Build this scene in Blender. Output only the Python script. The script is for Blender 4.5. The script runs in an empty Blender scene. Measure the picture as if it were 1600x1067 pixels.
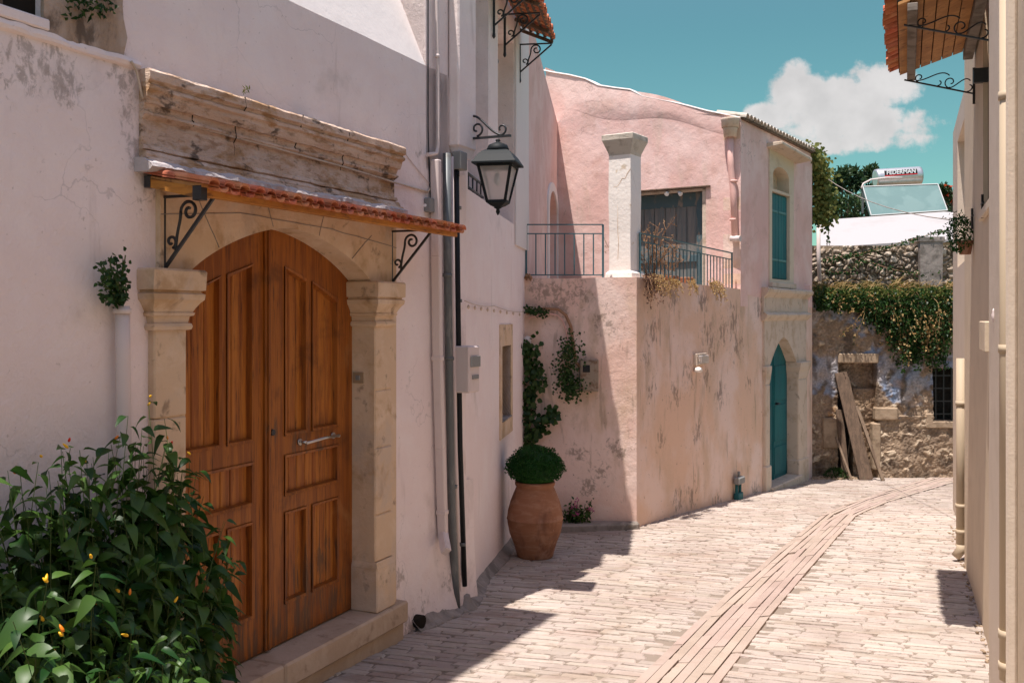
import bpy, bmesh, math, random
from mathutils import Vector, noise
random.seed(7)
R = math.radians
SC = bpy.context.scene
COL = SC.collection
F = 1555.56          # focal length in photo pixels (35 mm on 36 mm)
EYE = 1.87

# ------------------------------------------------------------------ camera
cam_d = bpy.data.cameras.new("camera"); cam = bpy.data.objects.new("camera", cam_d); COL.objects.link(cam)
cam.location = (0, 0, EYE); cam.rotation_euler = (R(90), 0, 0)
cam_d.lens = 35; cam_d.sensor_width = 36; cam_d.shift_y = -40.5/1600; cam_d.clip_end = 3000; cam_d.clip_start = .05
SC.camera = cam

# ------------------------------------------------------------------ light
SX, SY = .185, .22                                   # horizontal travel of the light per metre of fall
el = math.atan(1/math.hypot(SX, SY))
sd = bpy.data.lights.new("sun", 'SUN'); sun = bpy.data.objects.new("sun", sd); COL.objects.link(sun)
sun.rotation_euler = Vector((SX, SY, -1)).to_track_quat('-Z', 'Y').to_euler()
sd.energy = 4.0; sd.angle = R(.5); sd.color = (1, .925, .87)
w = bpy.data.worlds.new("World"); SC.world = w; w.use_nodes = True
SC.view_settings.view_transform = 'Standard'; SC.view_settings.look = 'None'
SC.view_settings.exposure = .86; SC.view_settings.gamma = 1
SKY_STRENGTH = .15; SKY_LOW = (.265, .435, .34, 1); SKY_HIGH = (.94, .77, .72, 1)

def NT(nt):
    def n(t, **k):
        x = nt.nodes.new(t)
        for a, v in k.items():
            if a == 'ins':
                for i, q in v.items():
                    x.inputs[i].default_value = q
            else: setattr(x, a, v)
        return x
    def l(a, b): nt.links.new(a, b)
    return n, l
def build_world():
    nt = w.node_tree; nt.nodes.clear(); n, l = NT(nt)
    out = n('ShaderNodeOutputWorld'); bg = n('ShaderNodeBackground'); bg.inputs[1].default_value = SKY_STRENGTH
    sky = n('ShaderNodeTexSky', sky_type='NISHITA', sun_disc=False)
    sky.sun_elevation = el; sky.sun_rotation = math.atan2(-SX, -SY); sky.air_density = 1.0; sky.dust_density = .6; sky.ozone_density = 1.0
    tint = n('ShaderNodeMix', data_type='RGBA', blend_type='MULTIPLY'); tint.inputs[0].default_value = 1
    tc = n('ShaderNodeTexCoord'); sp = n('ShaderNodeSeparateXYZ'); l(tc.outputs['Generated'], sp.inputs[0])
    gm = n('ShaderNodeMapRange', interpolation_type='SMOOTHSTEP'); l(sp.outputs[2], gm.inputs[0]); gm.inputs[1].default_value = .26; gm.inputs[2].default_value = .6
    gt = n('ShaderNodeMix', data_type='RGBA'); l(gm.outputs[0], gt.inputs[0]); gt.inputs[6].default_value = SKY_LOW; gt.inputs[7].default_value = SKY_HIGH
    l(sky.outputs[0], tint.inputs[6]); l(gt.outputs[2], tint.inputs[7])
    def M(op, a, b=None, c=None):
        m = n('ShaderNodeMath', operation=op)
        for i, v in enumerate((a, b, c)):
            if v is None: continue
            if isinstance(v, (int, float)): m.inputs[i].default_value = v
            else: l(v, m.inputs[i])
        return m.outputs[0]
    ys = M('MAXIMUM', sp.outputs[1], .001)
    U = M('DIVIDE', sp.outputs[0], ys); V = M('DIVIDE', sp.outputs[2], ys)
    cb = n('ShaderNodeCombineXYZ'); l(U, cb.inputs[0]); l(V, cb.inputs[1])
    nz = n('ShaderNodeTexNoise', ins={'Scale': 20.0, 'Detail': 9.0, 'Roughness': .62}); l(cb.outputs[0], nz.inputs['Vector'])
    best = None
    for cx, cy, rx, ry in ((1315, 195, 145, 50), (1382, 132, 62, 46), (1252, 150, 62, 50), (1205, 185, 50, 30), (1320, 160, 90, 45), (1330, 222, 100, 24)):
        du = M('DIVIDE', M('SUBTRACT', U, (cx-800)/F), rx/F); dv = M('DIVIDE', M('SUBTRACT', V, (493-cy)/F), ry/F)
        d = M('SUBTRACT', 1, M('ADD', M('MULTIPLY', du, du), M('MULTIPLY', dv, dv)))
        best = d if best is None else M('MAXIMUM', best, d)
    best = M('MAXIMUM', best, -1.2)
    dens = M('ADD', best, M('MULTIPLY', M('SUBTRACT', nz.outputs[0], .5), 3.2))
    mr = n('ShaderNodeMapRange', interpolation_type='SMOOTHSTEP'); l(dens, mr.inputs[0])
    mr.inputs[1].default_value = -.02; mr.inputs[2].default_value = .55; mr.inputs[3].default_value = 0; mr.inputs[4].default_value = .9
    nz2 = n('ShaderNodeTexNoise', ins={'Scale': 24.0, 'Detail': 5.0}); l(cb.outputs[0], nz2.inputs['Vector'])
    cc = n('ShaderNodeMix', data_type='RGBA'); l(nz2.outputs[0], cc.inputs[0])
    cc.inputs[6].default_value = (1.9, 1.8, 1.8, 1); cc.inputs[7].default_value = (3.6, 3.4, 3.35, 1)
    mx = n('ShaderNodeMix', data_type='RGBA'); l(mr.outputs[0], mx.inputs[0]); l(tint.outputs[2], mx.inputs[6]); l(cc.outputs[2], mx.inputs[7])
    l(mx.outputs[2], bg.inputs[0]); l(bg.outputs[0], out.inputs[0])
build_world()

# ------------------------------------------------------------------ materials
def mat(name):
    m = bpy.data.materials.new(name); m.use_nodes = True; nt = m.node_tree
    b = nt.nodes['Principled BSDF']; b.inputs['Roughness'].default_value = .8
    b.inputs['Specular IOR Level'].default_value = .25
    return m, nt, b
def c4(c): return (c[0], c[1], c[2], 1)
def coords(nt, scale=(1, 1, 1)):
    n, l = NT(nt); tc = n('ShaderNodeTexCoord'); mp = n('ShaderNodeMapping'); l(tc.outputs['Object'], mp.inputs[0]); mp.inputs['Scale'].default_value = scale
    return mp.outputs[0]
def surf(name, base, layers=(), bump=(), rough=.85, island=0, metal=0, spec=.25, spots=(), spot_col=(.12, .09, .07), spot_scale=9, spot_st=(1, 1, .6), spot_amt=.85, cracks=0):
    """layers: (colour, noise scale, lo, hi, amount, xyz stretch); bump: (scale, strength, distance, stretch)"""
    m, nt, b = mat(name); n, l = NT(nt)
    b.inputs['Roughness'].default_value = rough; b.inputs['Metallic'].default_value = metal; b.inputs['Specular IOR Level'].default_value = spec
    rgb = n('ShaderNodeRGB'); rgb.outputs[0].default_value = c4(base); cur = rgb.outputs[0]
    for k, (c, sc, lo, hi, am, st) in enumerate(layers):
        v = coords(nt, st); nz = n('ShaderNodeTexNoise', ins={'Scale': sc, 'Detail': 8.0, 'Roughness': .62, 'Distortion': .3}); l(v, nz.inputs['Vector'])
        mr = n('ShaderNodeMapRange', interpolation_type='SMOOTHSTEP'); l(nz.outputs[0], mr.inputs[0])
        for i, q in enumerate((lo, hi, 0, am)): mr.inputs[i+1].default_value = q
        mx = n('ShaderNodeMix', data_type='RGBA'); l(mr.outputs[0], mx.inputs[0]); l(cur, mx.inputs[6]); mx.inputs[7].default_value = c4(c); cur = mx.outputs[2]
    if cracks:
        vv = coords(nt); nz = n('ShaderNodeTexNoise', ins={'Scale': 3.0, 'Detail': 5.0}); l(vv, nz.inputs['Vector'])
        va = n('ShaderNodeVectorMath', operation='MULTIPLY_ADD'); l(nz.outputs['Color'], va.inputs[0]); va.inputs[1].default_value = (.5, .5, .5); l(vv, va.inputs[2])
        vo = n('ShaderNodeTexVoronoi', feature='DISTANCE_TO_EDGE', ins={'Scale': 1.1}); l(va.outputs[0], vo.inputs['Vector'])
        m1 = n('ShaderNodeMapRange'); l(vo.outputs['Distance'], m1.inputs[0]); m1.inputs[1].default_value = .0; m1.inputs[2].default_value = .005; m1.inputs[3].default_value = cracks; m1.inputs[4].default_value = 0
        n2 = n('ShaderNodeTexNoise', ins={'Scale': 1.3, 'Detail': 4.0}); l(vv, n2.inputs['Vector']); m2 = n('ShaderNodeMapRange'); l(n2.outputs[0], m2.inputs[0]); m2.inputs[1].default_value = .5; m2.inputs[2].default_value = .58
        mm = n('ShaderNodeMath', operation='MULTIPLY'); l(m1.outputs[0], mm.inputs[0]); l(m2.outputs[0], mm.inputs[1])
        mx = n('ShaderNodeMix', data_type='RGBA'); l(mm.outputs[0], mx.inputs[0]); l(cur, mx.inputs[6]); mx.inputs[7].default_value = c4([q*.35 for q in base]); cur = mx.outputs[2]
    if spots:
        tc = n('ShaderNodeTexCoord'); best = None
        for (p, r_) in spots:
            vm = n('ShaderNodeVectorMath', operation='DISTANCE'); l(tc.outputs['Object'], vm.inputs[0]); vm.inputs[1].default_value = p
            md = n('ShaderNodeMath', operation='DIVIDE'); l(vm.outputs['Value'], md.inputs[0]); md.inputs[1].default_value = r_
            ms = n('ShaderNodeMath', operation='SUBTRACT', use_clamp=True); ms.inputs[0].default_value = 1; l(md.outputs[0], ms.inputs[1])
            if best is None: best = ms.outputs[0]
            else: mm = n('ShaderNodeMath', operation='MAXIMUM'); l(best, mm.inputs[0]); l(ms.outputs[0], mm.inputs[1]); best = mm.outputs[0]
        nz = n('ShaderNodeTexNoise', ins={'Scale': spot_scale, 'Detail': 9.0, 'Roughness': .7, 'Distortion': .4}); l(coords(nt, spot_st), nz.inputs['Vector'])
        ma = n('ShaderNodeMath', operation='MULTIPLY_ADD'); l(best, ma.inputs[0]); ma.inputs[1].default_value = .23; l(nz.outputs[0], ma.inputs[2])
        gate = n('ShaderNodeMath', operation='MINIMUM'); gm_ = n('ShaderNodeMath', operation='MULTIPLY', use_clamp=True); l(best, gm_.inputs[0]); gm_.inputs[1].default_value = 3; 
        mr = n('ShaderNodeMapRange', interpolation_type='SMOOTHSTEP'); l(ma.outputs[0], mr.inputs[0])
        for i, q in enumerate((.605, .76, 0, spot_amt)): mr.inputs[i+1].default_value = q
        l(mr.outputs[0], gate.inputs[0]); l(gm_.outputs[0], gate.inputs[1])
        mx = n('ShaderNodeMix', data_type='RGBA'); l(gate.outputs[0], mx.inputs[0]); l(cur, mx.inputs[6]); mx.inputs[7].default_value = c4(spot_col); cur = mx.outputs[2]
    if island:
        g = n('ShaderNodeNewGeometry'); hs = n('ShaderNodeHueSaturation'); l(cur, hs.inputs['Color'])
        mr = n('ShaderNodeMapRange'); l(g.outputs['Random Per Island'], mr.inputs[0]); mr.inputs[3].default_value = 1-island; mr.inputs[4].default_value = 1+island
        l(mr.outputs[0], hs.inputs['Value'])
        m2 = n('ShaderNodeMath', operation='FRACT'); m3 = n('ShaderNodeMath', operation='MULTIPLY'); l(g.outputs['Random Per Island'], m3.inputs[0]); m3.inputs[1].default_value = 17.3; l(m3.outputs[0], m2.inputs[0])
        mr2 = n('ShaderNodeMapRange'); l(m2.outputs[0], mr2.inputs[0]); mr2.inputs[3].default_value = .49; mr2.inputs[4].default_value = .51
        l(mr2.outputs[0], hs.inputs['Hue']); cur = hs.outputs[0]
    l(cur, b.inputs['Base Color'])
    prev = None
    for (sc, stg, dist, st) in bump:
        v = coords(nt, st); nz = n('ShaderNodeTexNoise', ins={'Scale': sc, 'Detail': 6.0, 'Roughness': .6}); l(v, nz.inputs['Vector'])
        bp = n('ShaderNodeBump', ins={'Strength': stg, 'Distance': dist}); l(nz.outputs[0], bp.inputs['Height'])
        if prev: l(prev, bp.inputs['Normal'])
        prev = bp.outputs[0]
    if prev: l(prev, b.inputs['Normal'])
    return m
def leafmat(name, c, c2, rough=.45):
    m, nt, b = mat(name); n, l = NT(nt)
    g = n('ShaderNodeNewGeometry'); mx = n('ShaderNodeMix', data_type='RGBA'); l(g.outputs['Random Per Island'], mx.inputs[0])
    mx.inputs[6].default_value = c4(c); mx.inputs[7].default_value = c4(c2); l(mx.outputs[2], b.inputs['Base Color'])
    b.inputs['Roughness'].default_value = rough; b.inputs['Specular IOR Level'].default_value = .3
    tr = n('ShaderNodeBsdfTranslucent'); l(mx.outputs[2], tr.inputs[0]); ms = n('ShaderNodeMixShader'); ms.inputs[0].default_value = .28
    l(b.outputs[0], ms.inputs[1]); l(tr.outputs[0], ms.inputs[2]); l(ms.outputs[0], nt.nodes['Material Output'].inputs[0])
    return m
O1 = (1, 1, 1); ZS = (1, 1, .18)
def white(name, **k): return surf(name, (.84, .71, .675), [((.88, .78, .745), 2.2, .4, .62, .6, O1), ((.50, .405, .36), 1.1, .56, .70, .5, O1), ((.44, .34, .29), 4.5, .59, .74, .4, ZS), ((.34, .27, .22), 34, .64, .72, .45, O1)],
             [(1.6, .45, .06, O1), (9, .5, .014, O1), (60, .6, .006, O1)], **k)
WHITE = white('white_plaster')
WHITEB = surf('white_plaster_bright', (.74, .68, .65), [((.7, .64, .6), 3, .5, .7, .5, O1)], [(2, .3, .04, O1), (70, .3, .003, O1)])
CREAM = surf('cream_plaster', (.62, .52, .40), [((.52, .42, .31), 2.5, .45, .7, .6, O1), ((.40, .32, .24), 5, .6, .75, .4, ZS)], [(2, .3, .03, O1), (60, .35, .003, O1)])
BEIGE = surf('beige_plaster', (.60, .485, .35), [((.51, .405, .285), 2.5, .45, .7, .6, O1), ((.38, .30, .22), 6, .6, .75, .35, ZS)], [(2, .3, .03, O1), (80, .55, .004, O1)])
BEIGEPALE = surf('pale_beige_plaster', (.60, .50, .40), [((.51, .42, .32), 2.5, .45, .7, .5, O1)], [(2, .3, .03, O1), (80, .5, .004, O1)])
PINK = surf('pink_plaster', (.73, .475, .42), [((.80, .59, .535), 1.4, .42, .62, .8, O1), ((.60, .38, .31), 2.6, .50, .68, .55, O1), ((.62, .46, .38), 6, .55, .7, .5, ZS), ((.40, .27, .20), 24, .64, .72, .5, O1)], [(1.5, .5, .07, O1), (10, .28, .010, O1), (60, .6, .005, O1)], cracks=.6)
PINKLOW_UNUSED = lambda *a, **k: None
PINKLOW_UNUSED('weathered_pink_plaster', (.69, .46, .36), [((.78, .57, .48), 1.1, .42, .6, .85, O1), ((.58, .40, .26), 1.5, .46, .64, .8, (1, 1, .5)), ((.40, .28, .18), 3.3, .54, .66, .6, (1, 1, .35)), ((.13, .10, .075), 2.1, .61, .66, .85, (1.4, 1.4, .9)), ((.30, .22, .16), 7, .57, .66, .5, (1, 1, .15)), ((.18, .13, .10), 26, .64, .70, .75, O1)],
               [(1.5, .45, .06, O1), (8, .5, .015, O1), (70, .4, .003, O1)])
STONE = surf('door_limestone', (.64, .465, .31), [((.74, .585, .44), 3, .45, .65, .7, O1), ((.40, .245, .12), 4.0, .50, .68, .7, O1), ((.17, .11, .07), 9, .58, .70, .65, O1), ((.5, .42, .36), 1.7, .52, .65, .5, O1)], [(5, .5, .02, O1), (40, .5, .005, O1)])
CORN = surf('cornice_limestone', (.62, .45, .34), [((.72, .56, .45), 3, .45, .6, .8, (1, 1, 2)), ((.42, .24, .11), 3.2, .47, .62, .85, (1, 1, 2.4)), ((.30, .17, .09), 9, .52, .66, .6, (1, 1, 3)), ((.075, .05, .035), 6, .56, .66, .85, (1, 1, 1.8))], [(5, .9, .03, (1, 1, 3)), (16, .8, .015, (1, 1, 2)), (50, .7, .006, O1)])
WEATH = surf('weathered_limestone', (.60, .49, .39), [((.44, .33, .23), 5, .48, .66, .7, O1), ((.22, .18, .14), 11, .58, .7, .7, (1, 1, .6))], [(6, .6, .02, O1), (45, .6, .006, O1)])
PILLARM = surf('peeling_white_pillar_paint', (.84, .78, .72), [((.55, .42, .28), 7, .60, .68, .7, O1), ((.45, .38, .3), 3, .60, .66, .4, (1, 1, 2))], [(3, .4, .03, O1), (30, .5, .008, O1)])
CONC = surf('grey_concrete', (.30, .26, .23), [((.14, .12, .10), 4, .45, .65, .8, O1), ((.42, .37, .32), 9, .5, .7, .6, O1)], [(8, .7, .02, O1), (60, .5, .006, O1)])
SILLM = surf('sill_limestone', (.46, .34, .24), [((.56, .44, .33), 3, .45, .65, .7, O1), ((.26, .18, .12), 7, .55, .7, .7, O1)], [(5, .5, .02, O1), (50, .5, .005, O1)])
PAVE = surf('paving_stone', (.395, .325, .275), [((.48, .41, .355), .9, .4, .6, .85, O1), ((.33, .25, .195), 2.3, .50, .66, .65, (1, 1.8, 1)), ((.19, .145, .115), 7, .58, .70, .5, (1, 2.2, 1)), ((.55, .47, .41), 5, .6, .7, .6, O1)], [(9, .9, .02, (1, 2.5, 1)), (30, .8, .008, (1, 2, 1)), (90, .6, .004, O1)], island=.10)
GUTM = surf('gutter_stone', (.365, .28, .23), [((.42, .33, .275), 2, .4, .6, .7, O1), ((.24, .175, .135), 9, .58, .72, .4, O1)], [(14, .6, .01, O1), (70, .6, .004, O1)], island=.06)
MORTAR = surf('paving_joint_mortar', (.25, .20, .16), [((.24, .19, .15), 6, .45, .65, .8, O1)], [(30, .6, .01, O1)])
EARTH = surf('dry_earth', (.22, .16, .10), [((.12, .09, .05), 4, .45, .65, .8, O1)], [(9, .7, .05, O1)])
def mix3(a, b, c): return tuple(.35*x+.35*y+.3*z for x, y, z in zip(a, b, c))
def woodmat(name, c, c2, c3, axis=(14, 14, .9), rough=.5, **kw):
    return surf(name, c, [(c2, 1.6, .40, .60, .85, axis), (mix3(c, c2, c3), 5, .5, .66, .8, (axis[0]*2.5, axis[1]*2.5, axis[2]*.8)), (c3, 3.2, .56, .68, .8, (axis[0]*2, axis[1]*2, axis[2]*1.5)), (c3, 1.7, .54, .70, .6, O1), ((c[0]*.9+.06, c[1]*1.2+.05, c[2]+.05), 2.3, .60, .72, .5, (1, 1, .6))], [(2.2, .35, .006, (axis[0]*2, axis[1]*2, axis[2]))], rough=rough, spec=.35, **kw)
DOORW = woodmat('varnished_orange_wood', (.35, .112, .014), (.20, .054, .008), (.05, .014, .004))
DOORP = woodmat('varnished_panel_wood', (.44, .155, .022), (.24, .062, .010), (.06, .018, .005))
OCHRE = woodmat('ochre_painted_timber', (.50, .21, .035), (.36, .13, .02), (.14, .06, .02), (1, 1, 8), .6)
RAWW = woodmat('honey_plank_wood', (.52, .26, .09), (.36, .16, .05), (.14, .06, .025), (3, 3, 3), .6)
OLDW = woodmat('bare_old_wood', (.16, .105, .07), (.09, .06, .04), (.045, .03, .022), (12, 12, 1.2), .85)
GREYW = woodmat('faded_blue_grey_wood', (.20, .19, .175), (.11, .14, .145), (.10, .08, .065), (14, 14, 1), .85)
TEAL = surf('teal_paint', (.003, .10, .115), [((.008, .16, .165), 3, .45, .65, .6, ZS), ((.02, .06, .06), 12, .6, .72, .6, O1)], [(4, .4, .006, (12, 12, .8)), (40, .3, .003, O1)], rough=.5)
RAILM = surf('blue_grey_rail_paint', (.06, .13, .15), [((.16, .10, .07), 20, .6, .7, .6, O1)], rough=.55)
IRON = surf('wrought_iron', (.018, .020, .022), [((.06, .035, .02), 14, .6, .7, .5, O1)], [(60, .3, .002, O1)], rough=.45, spec=.5)
LANT = surf('lantern_enamel', (.010, .014, .016), [((.08, .09, .09), 18, .62, .72, .35, O1)], [(50, .2, .002, O1)], rough=.6, spec=.2)
GALV = surf('galvanised_steel', (.14, .15, .15), [((.24, .24, .23), 18, .5, .65, .7, (1, 1, .3)), ((.10, .08, .06), 8, .6, .72, .5, O1)], rough=.5, metal=.3)
BLACKP = surf('black_plastic', (.012, .013, .015), rough=.5)
PVC = surf('white_pipe_paint', (.68, .575, .54), [((.46, .39, .34), 7, .55, .72, .5, (1, 1, .3))], [(30, .2, .002, O1)], rough=.6)
PVCC = surf('cream_pipe_paint', (.47, .375, .26), [((.36, .28, .19), 7, .58, .72, .5, (1, 1, .3))], [(30, .2, .002, O1)], rough=.6)
PVCP = surf('pink_pipe_paint', (.72, .44, .38), [((.5, .34, .28), 7, .58, .72, .5, (1, 1, .3))], rough=.6)
TERRA = surf('terracotta_tile', (.50, .155, .07), [((.62, .27, .15), 8, .45, .62, .7, O1), ((.20, .07, .04), 13, .56, .70, .7, O1)], [(30, .4, .004, O1)], island=.15)
TERRAP = surf('terracotta_pot', (.31, .14, .075), [((.40, .21, .13), 5, .45, .62, .7, (1, 1, 3)), ((.17, .075, .045), 5, .52, .66, .75, (1, 1, .5)), ((.46, .30, .22), 3, .56, .68, .6, (1, 1, .6)), ((.5, .34, .24), 14, .64, .72, .5, O1)], [(3, .35, .006, (1, 1, 14)), (50, .4, .003, O1)], rough=.8)
GREYT = surf('pale_roof_tile', (.52, .46, .39), [((.3, .24, .18), 8, .5, .65, .8, O1)], [(30, .4, .004, O1)])
RUST = surf('rusty_box', (.30, .24, .18), [((.16, .08, .04), 10, .5, .65, .8, O1), ((.42, .38, .32), 6, .55, .7, .6, O1)], [(30, .4, .003, O1)], rough=.7)
CHROME = surf('brushed_metal', (.55, .53, .5), rough=.28, metal=1)
ALU = surf('tank_aluminium', (.62, .60, .59), [((.5, .47, .45), 6, .5, .65, .5, O1)], rough=.35, metal=.75)
BRASS = surf('door_bell_brass', (.40, .30, .20), rough=.5, metal=.2)
REDM = surf('label_red', (.55, .02, .03)); WHM = surf('label_white', (.85, .85, .85)); BKM = surf('label_black', (.01, .01, .01))
DARKIN = surf('dark_interior', (.03, .025, .02), rough=1, spec=0)
GREYBOX = surf('grey_box', (.24, .24, .23), rough=.6)
SHADEIN = surf('shaded_recess_plaster', (.46, .37, .33), [((.38, .30, .26), 3, .45, .65, .6, O1)], [(60, .35, .003, O1)])  # plaster darkened to the shade tone inside the loggia
def glassmat(name, tint, rough, trans):
    m, nt, b = mat(name); b.inputs['Base Color'].default_value = c4(tint); b.inputs['Roughness'].default_value = rough
    b.inputs['Transmission Weight'].default_value = trans; b.inputs['IOR'].default_value = 1.3; b.inputs['Specular IOR Level'].default_value = .5
    return m
GLASS = glassmat('frosted_lantern_glass', (.86, .82, .79), .35, .72)
SOLAR = surf('solar_glass', (.13, .215, .21), [((.18, .27, .26), 2.5, .45, .6, .6, O1)], rough=.5, spec=.3)
L_PEP = leafmat('pepper_leaf', (.010, .05, .010), (.075, .15, .025), .42); L_IVY = leafmat('ivy_leaf', (.011, .04, .008), (.045, .10, .02))
L_TREE = leafmat('tree_leaf', (.018, .05, .018), (.06, .10, .035)); L_BUSH = leafmat('bush_leaf', (.012, .065, .010), (.03, .12, .02))
L_DRY = leafmat('dry_grass', (.42, .25, .09), (.60, .45, .22), .8); L_TWIG = leafmat('dry_twig', (.30, .16, .08), (.48, .30, .17), .8)
L_OLIVE = leafmat('yellow_green_leaf', (.07, .11, .022), (.24, .23, .06), .6)
STEM = surf('green_stem', (.07, .10, .03)); BARK = surf('bark', (.12, .09, .06), [((.06, .045, .03), 10, .45, .65, .8, O1)], [(20, .6, .01, (1, 1, .3))])
VINES = surf('vine_stem', (.30, .17, .10))
ORANGE = surf('pepper_orange', (.75, .20, .015), rough=.3); YELLOW = surf('pepper_yellow', (.75, .42, .02), rough=.3); REDP = surf('pepper_red', (.55, .03, .01), rough=.3)
PINKF = leafmat('pink_petal', (.45, .06, .22), (.60, .15, .35)); REDF = leafmat('red_petal', (.5, .04, .01), (.6, .1, .03))
def attrmat(name):
    m, nt, b = mat(name); n, l = NT(nt); a = n('ShaderNodeAttribute', attribute_name='stone_colour')
    nz = n('ShaderNodeTexNoise', ins={'Scale': 28.0, 'Detail': 7.0, 'Roughness': .65}); l(coords(nt), nz.inputs['Vector'])
    mr = n('ShaderNodeMapRange'); l(nz.outputs[0], mr.inputs[0]); mr.inputs[1].default_value = .3; mr.inputs[2].default_value = .7; mr.inputs[3].default_value = .6; mr.inputs[4].default_value = 1.3
    hs = n('ShaderNodeHueSaturation'); l(a.outputs[0], hs.inputs['Color']); l(mr.outputs[0], hs.inputs['Value']); l(hs.outputs[0], b.inputs['Base Color'])
    bp = n('ShaderNodeBump', ins={'Strength': .7, 'Distance': .02}); l(nz.outputs[0], bp.inputs['Height']); l(bp.outputs[0], b.inputs['Normal'])
    b.inputs['Roughness'].default_value = .95
    return m
RUBBLE = attrmat('rubble_stone')

# ------------------------------------------------------------------ geometry helpers
def gz(x, y): return -.045*y - .027*max(0, y-12)
def G(px, py):                                       # pixel ray onto the ground
    dx, dz = (px-800)/F, (493-py)/F; lo, hi = .5, 60
    for _ in range(60):
        m = (lo+hi)/2
        if EYE+dz*m > gz(0, m): lo = m
        else: hi = m
    return Vector((dx*lo, lo, gz(0, lo)))
class Plane:
    def __init__(s, ox, oy, dx, dy, flip=1):
        k = math.hypot(dx, dy); s.o = (ox, oy); s.d = (dx/k, dy/k); s.n = (s.d[1]*flip, -s.d[0]*flip)
    def w(s, a, z, o=0): return Vector((s.o[0]+s.d[0]*a+s.n[0]*o, s.o[1]+s.d[1]*a+s.n[1]*o, z))
    def pix(s, px, py, o=0):                          # -> (s, z)
        k = (px-800)/F; ox, oy = s.o[0]+s.n[0]*o, s.o[1]+s.n[1]*o
        a = (k*oy-ox)/(s.d[0]-k*s.d[1]); Y = oy+s.d[1]*a
        return (a, EYE+(493-py)/F*Y)
    def s(s, px, o=0): return s.pix(px, 493, o)[0]
    def z(s, px, py, o=0): return s.pix(px, py, o)[1]
    def P(s, px, py, o=0):
        a, z = s.pix(px, py, o); return s.w(a, z, o)
    def gz(s, a, o=0):
        p = s.w(a, 0, o); return gz(p.x, p.y)
PA = Plane(-.895, 6.414, .4017, .9158); PB = Plane(-.354, 7.65, .1417, .9899); PF = Plane(.14, 11.1, 1, 0)
PS = Plane(1.39, 11.1, .643, 1); PU = Plane(.698, 15.5, .8411, -.5408); P2 = Plane(.14, 11.1, .1279, .9918)
PR = Plane(2.83, 5.8, .3679, .9299, -1); PZ = Plane(4.6, 17.0, 1, -.02)

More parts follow.
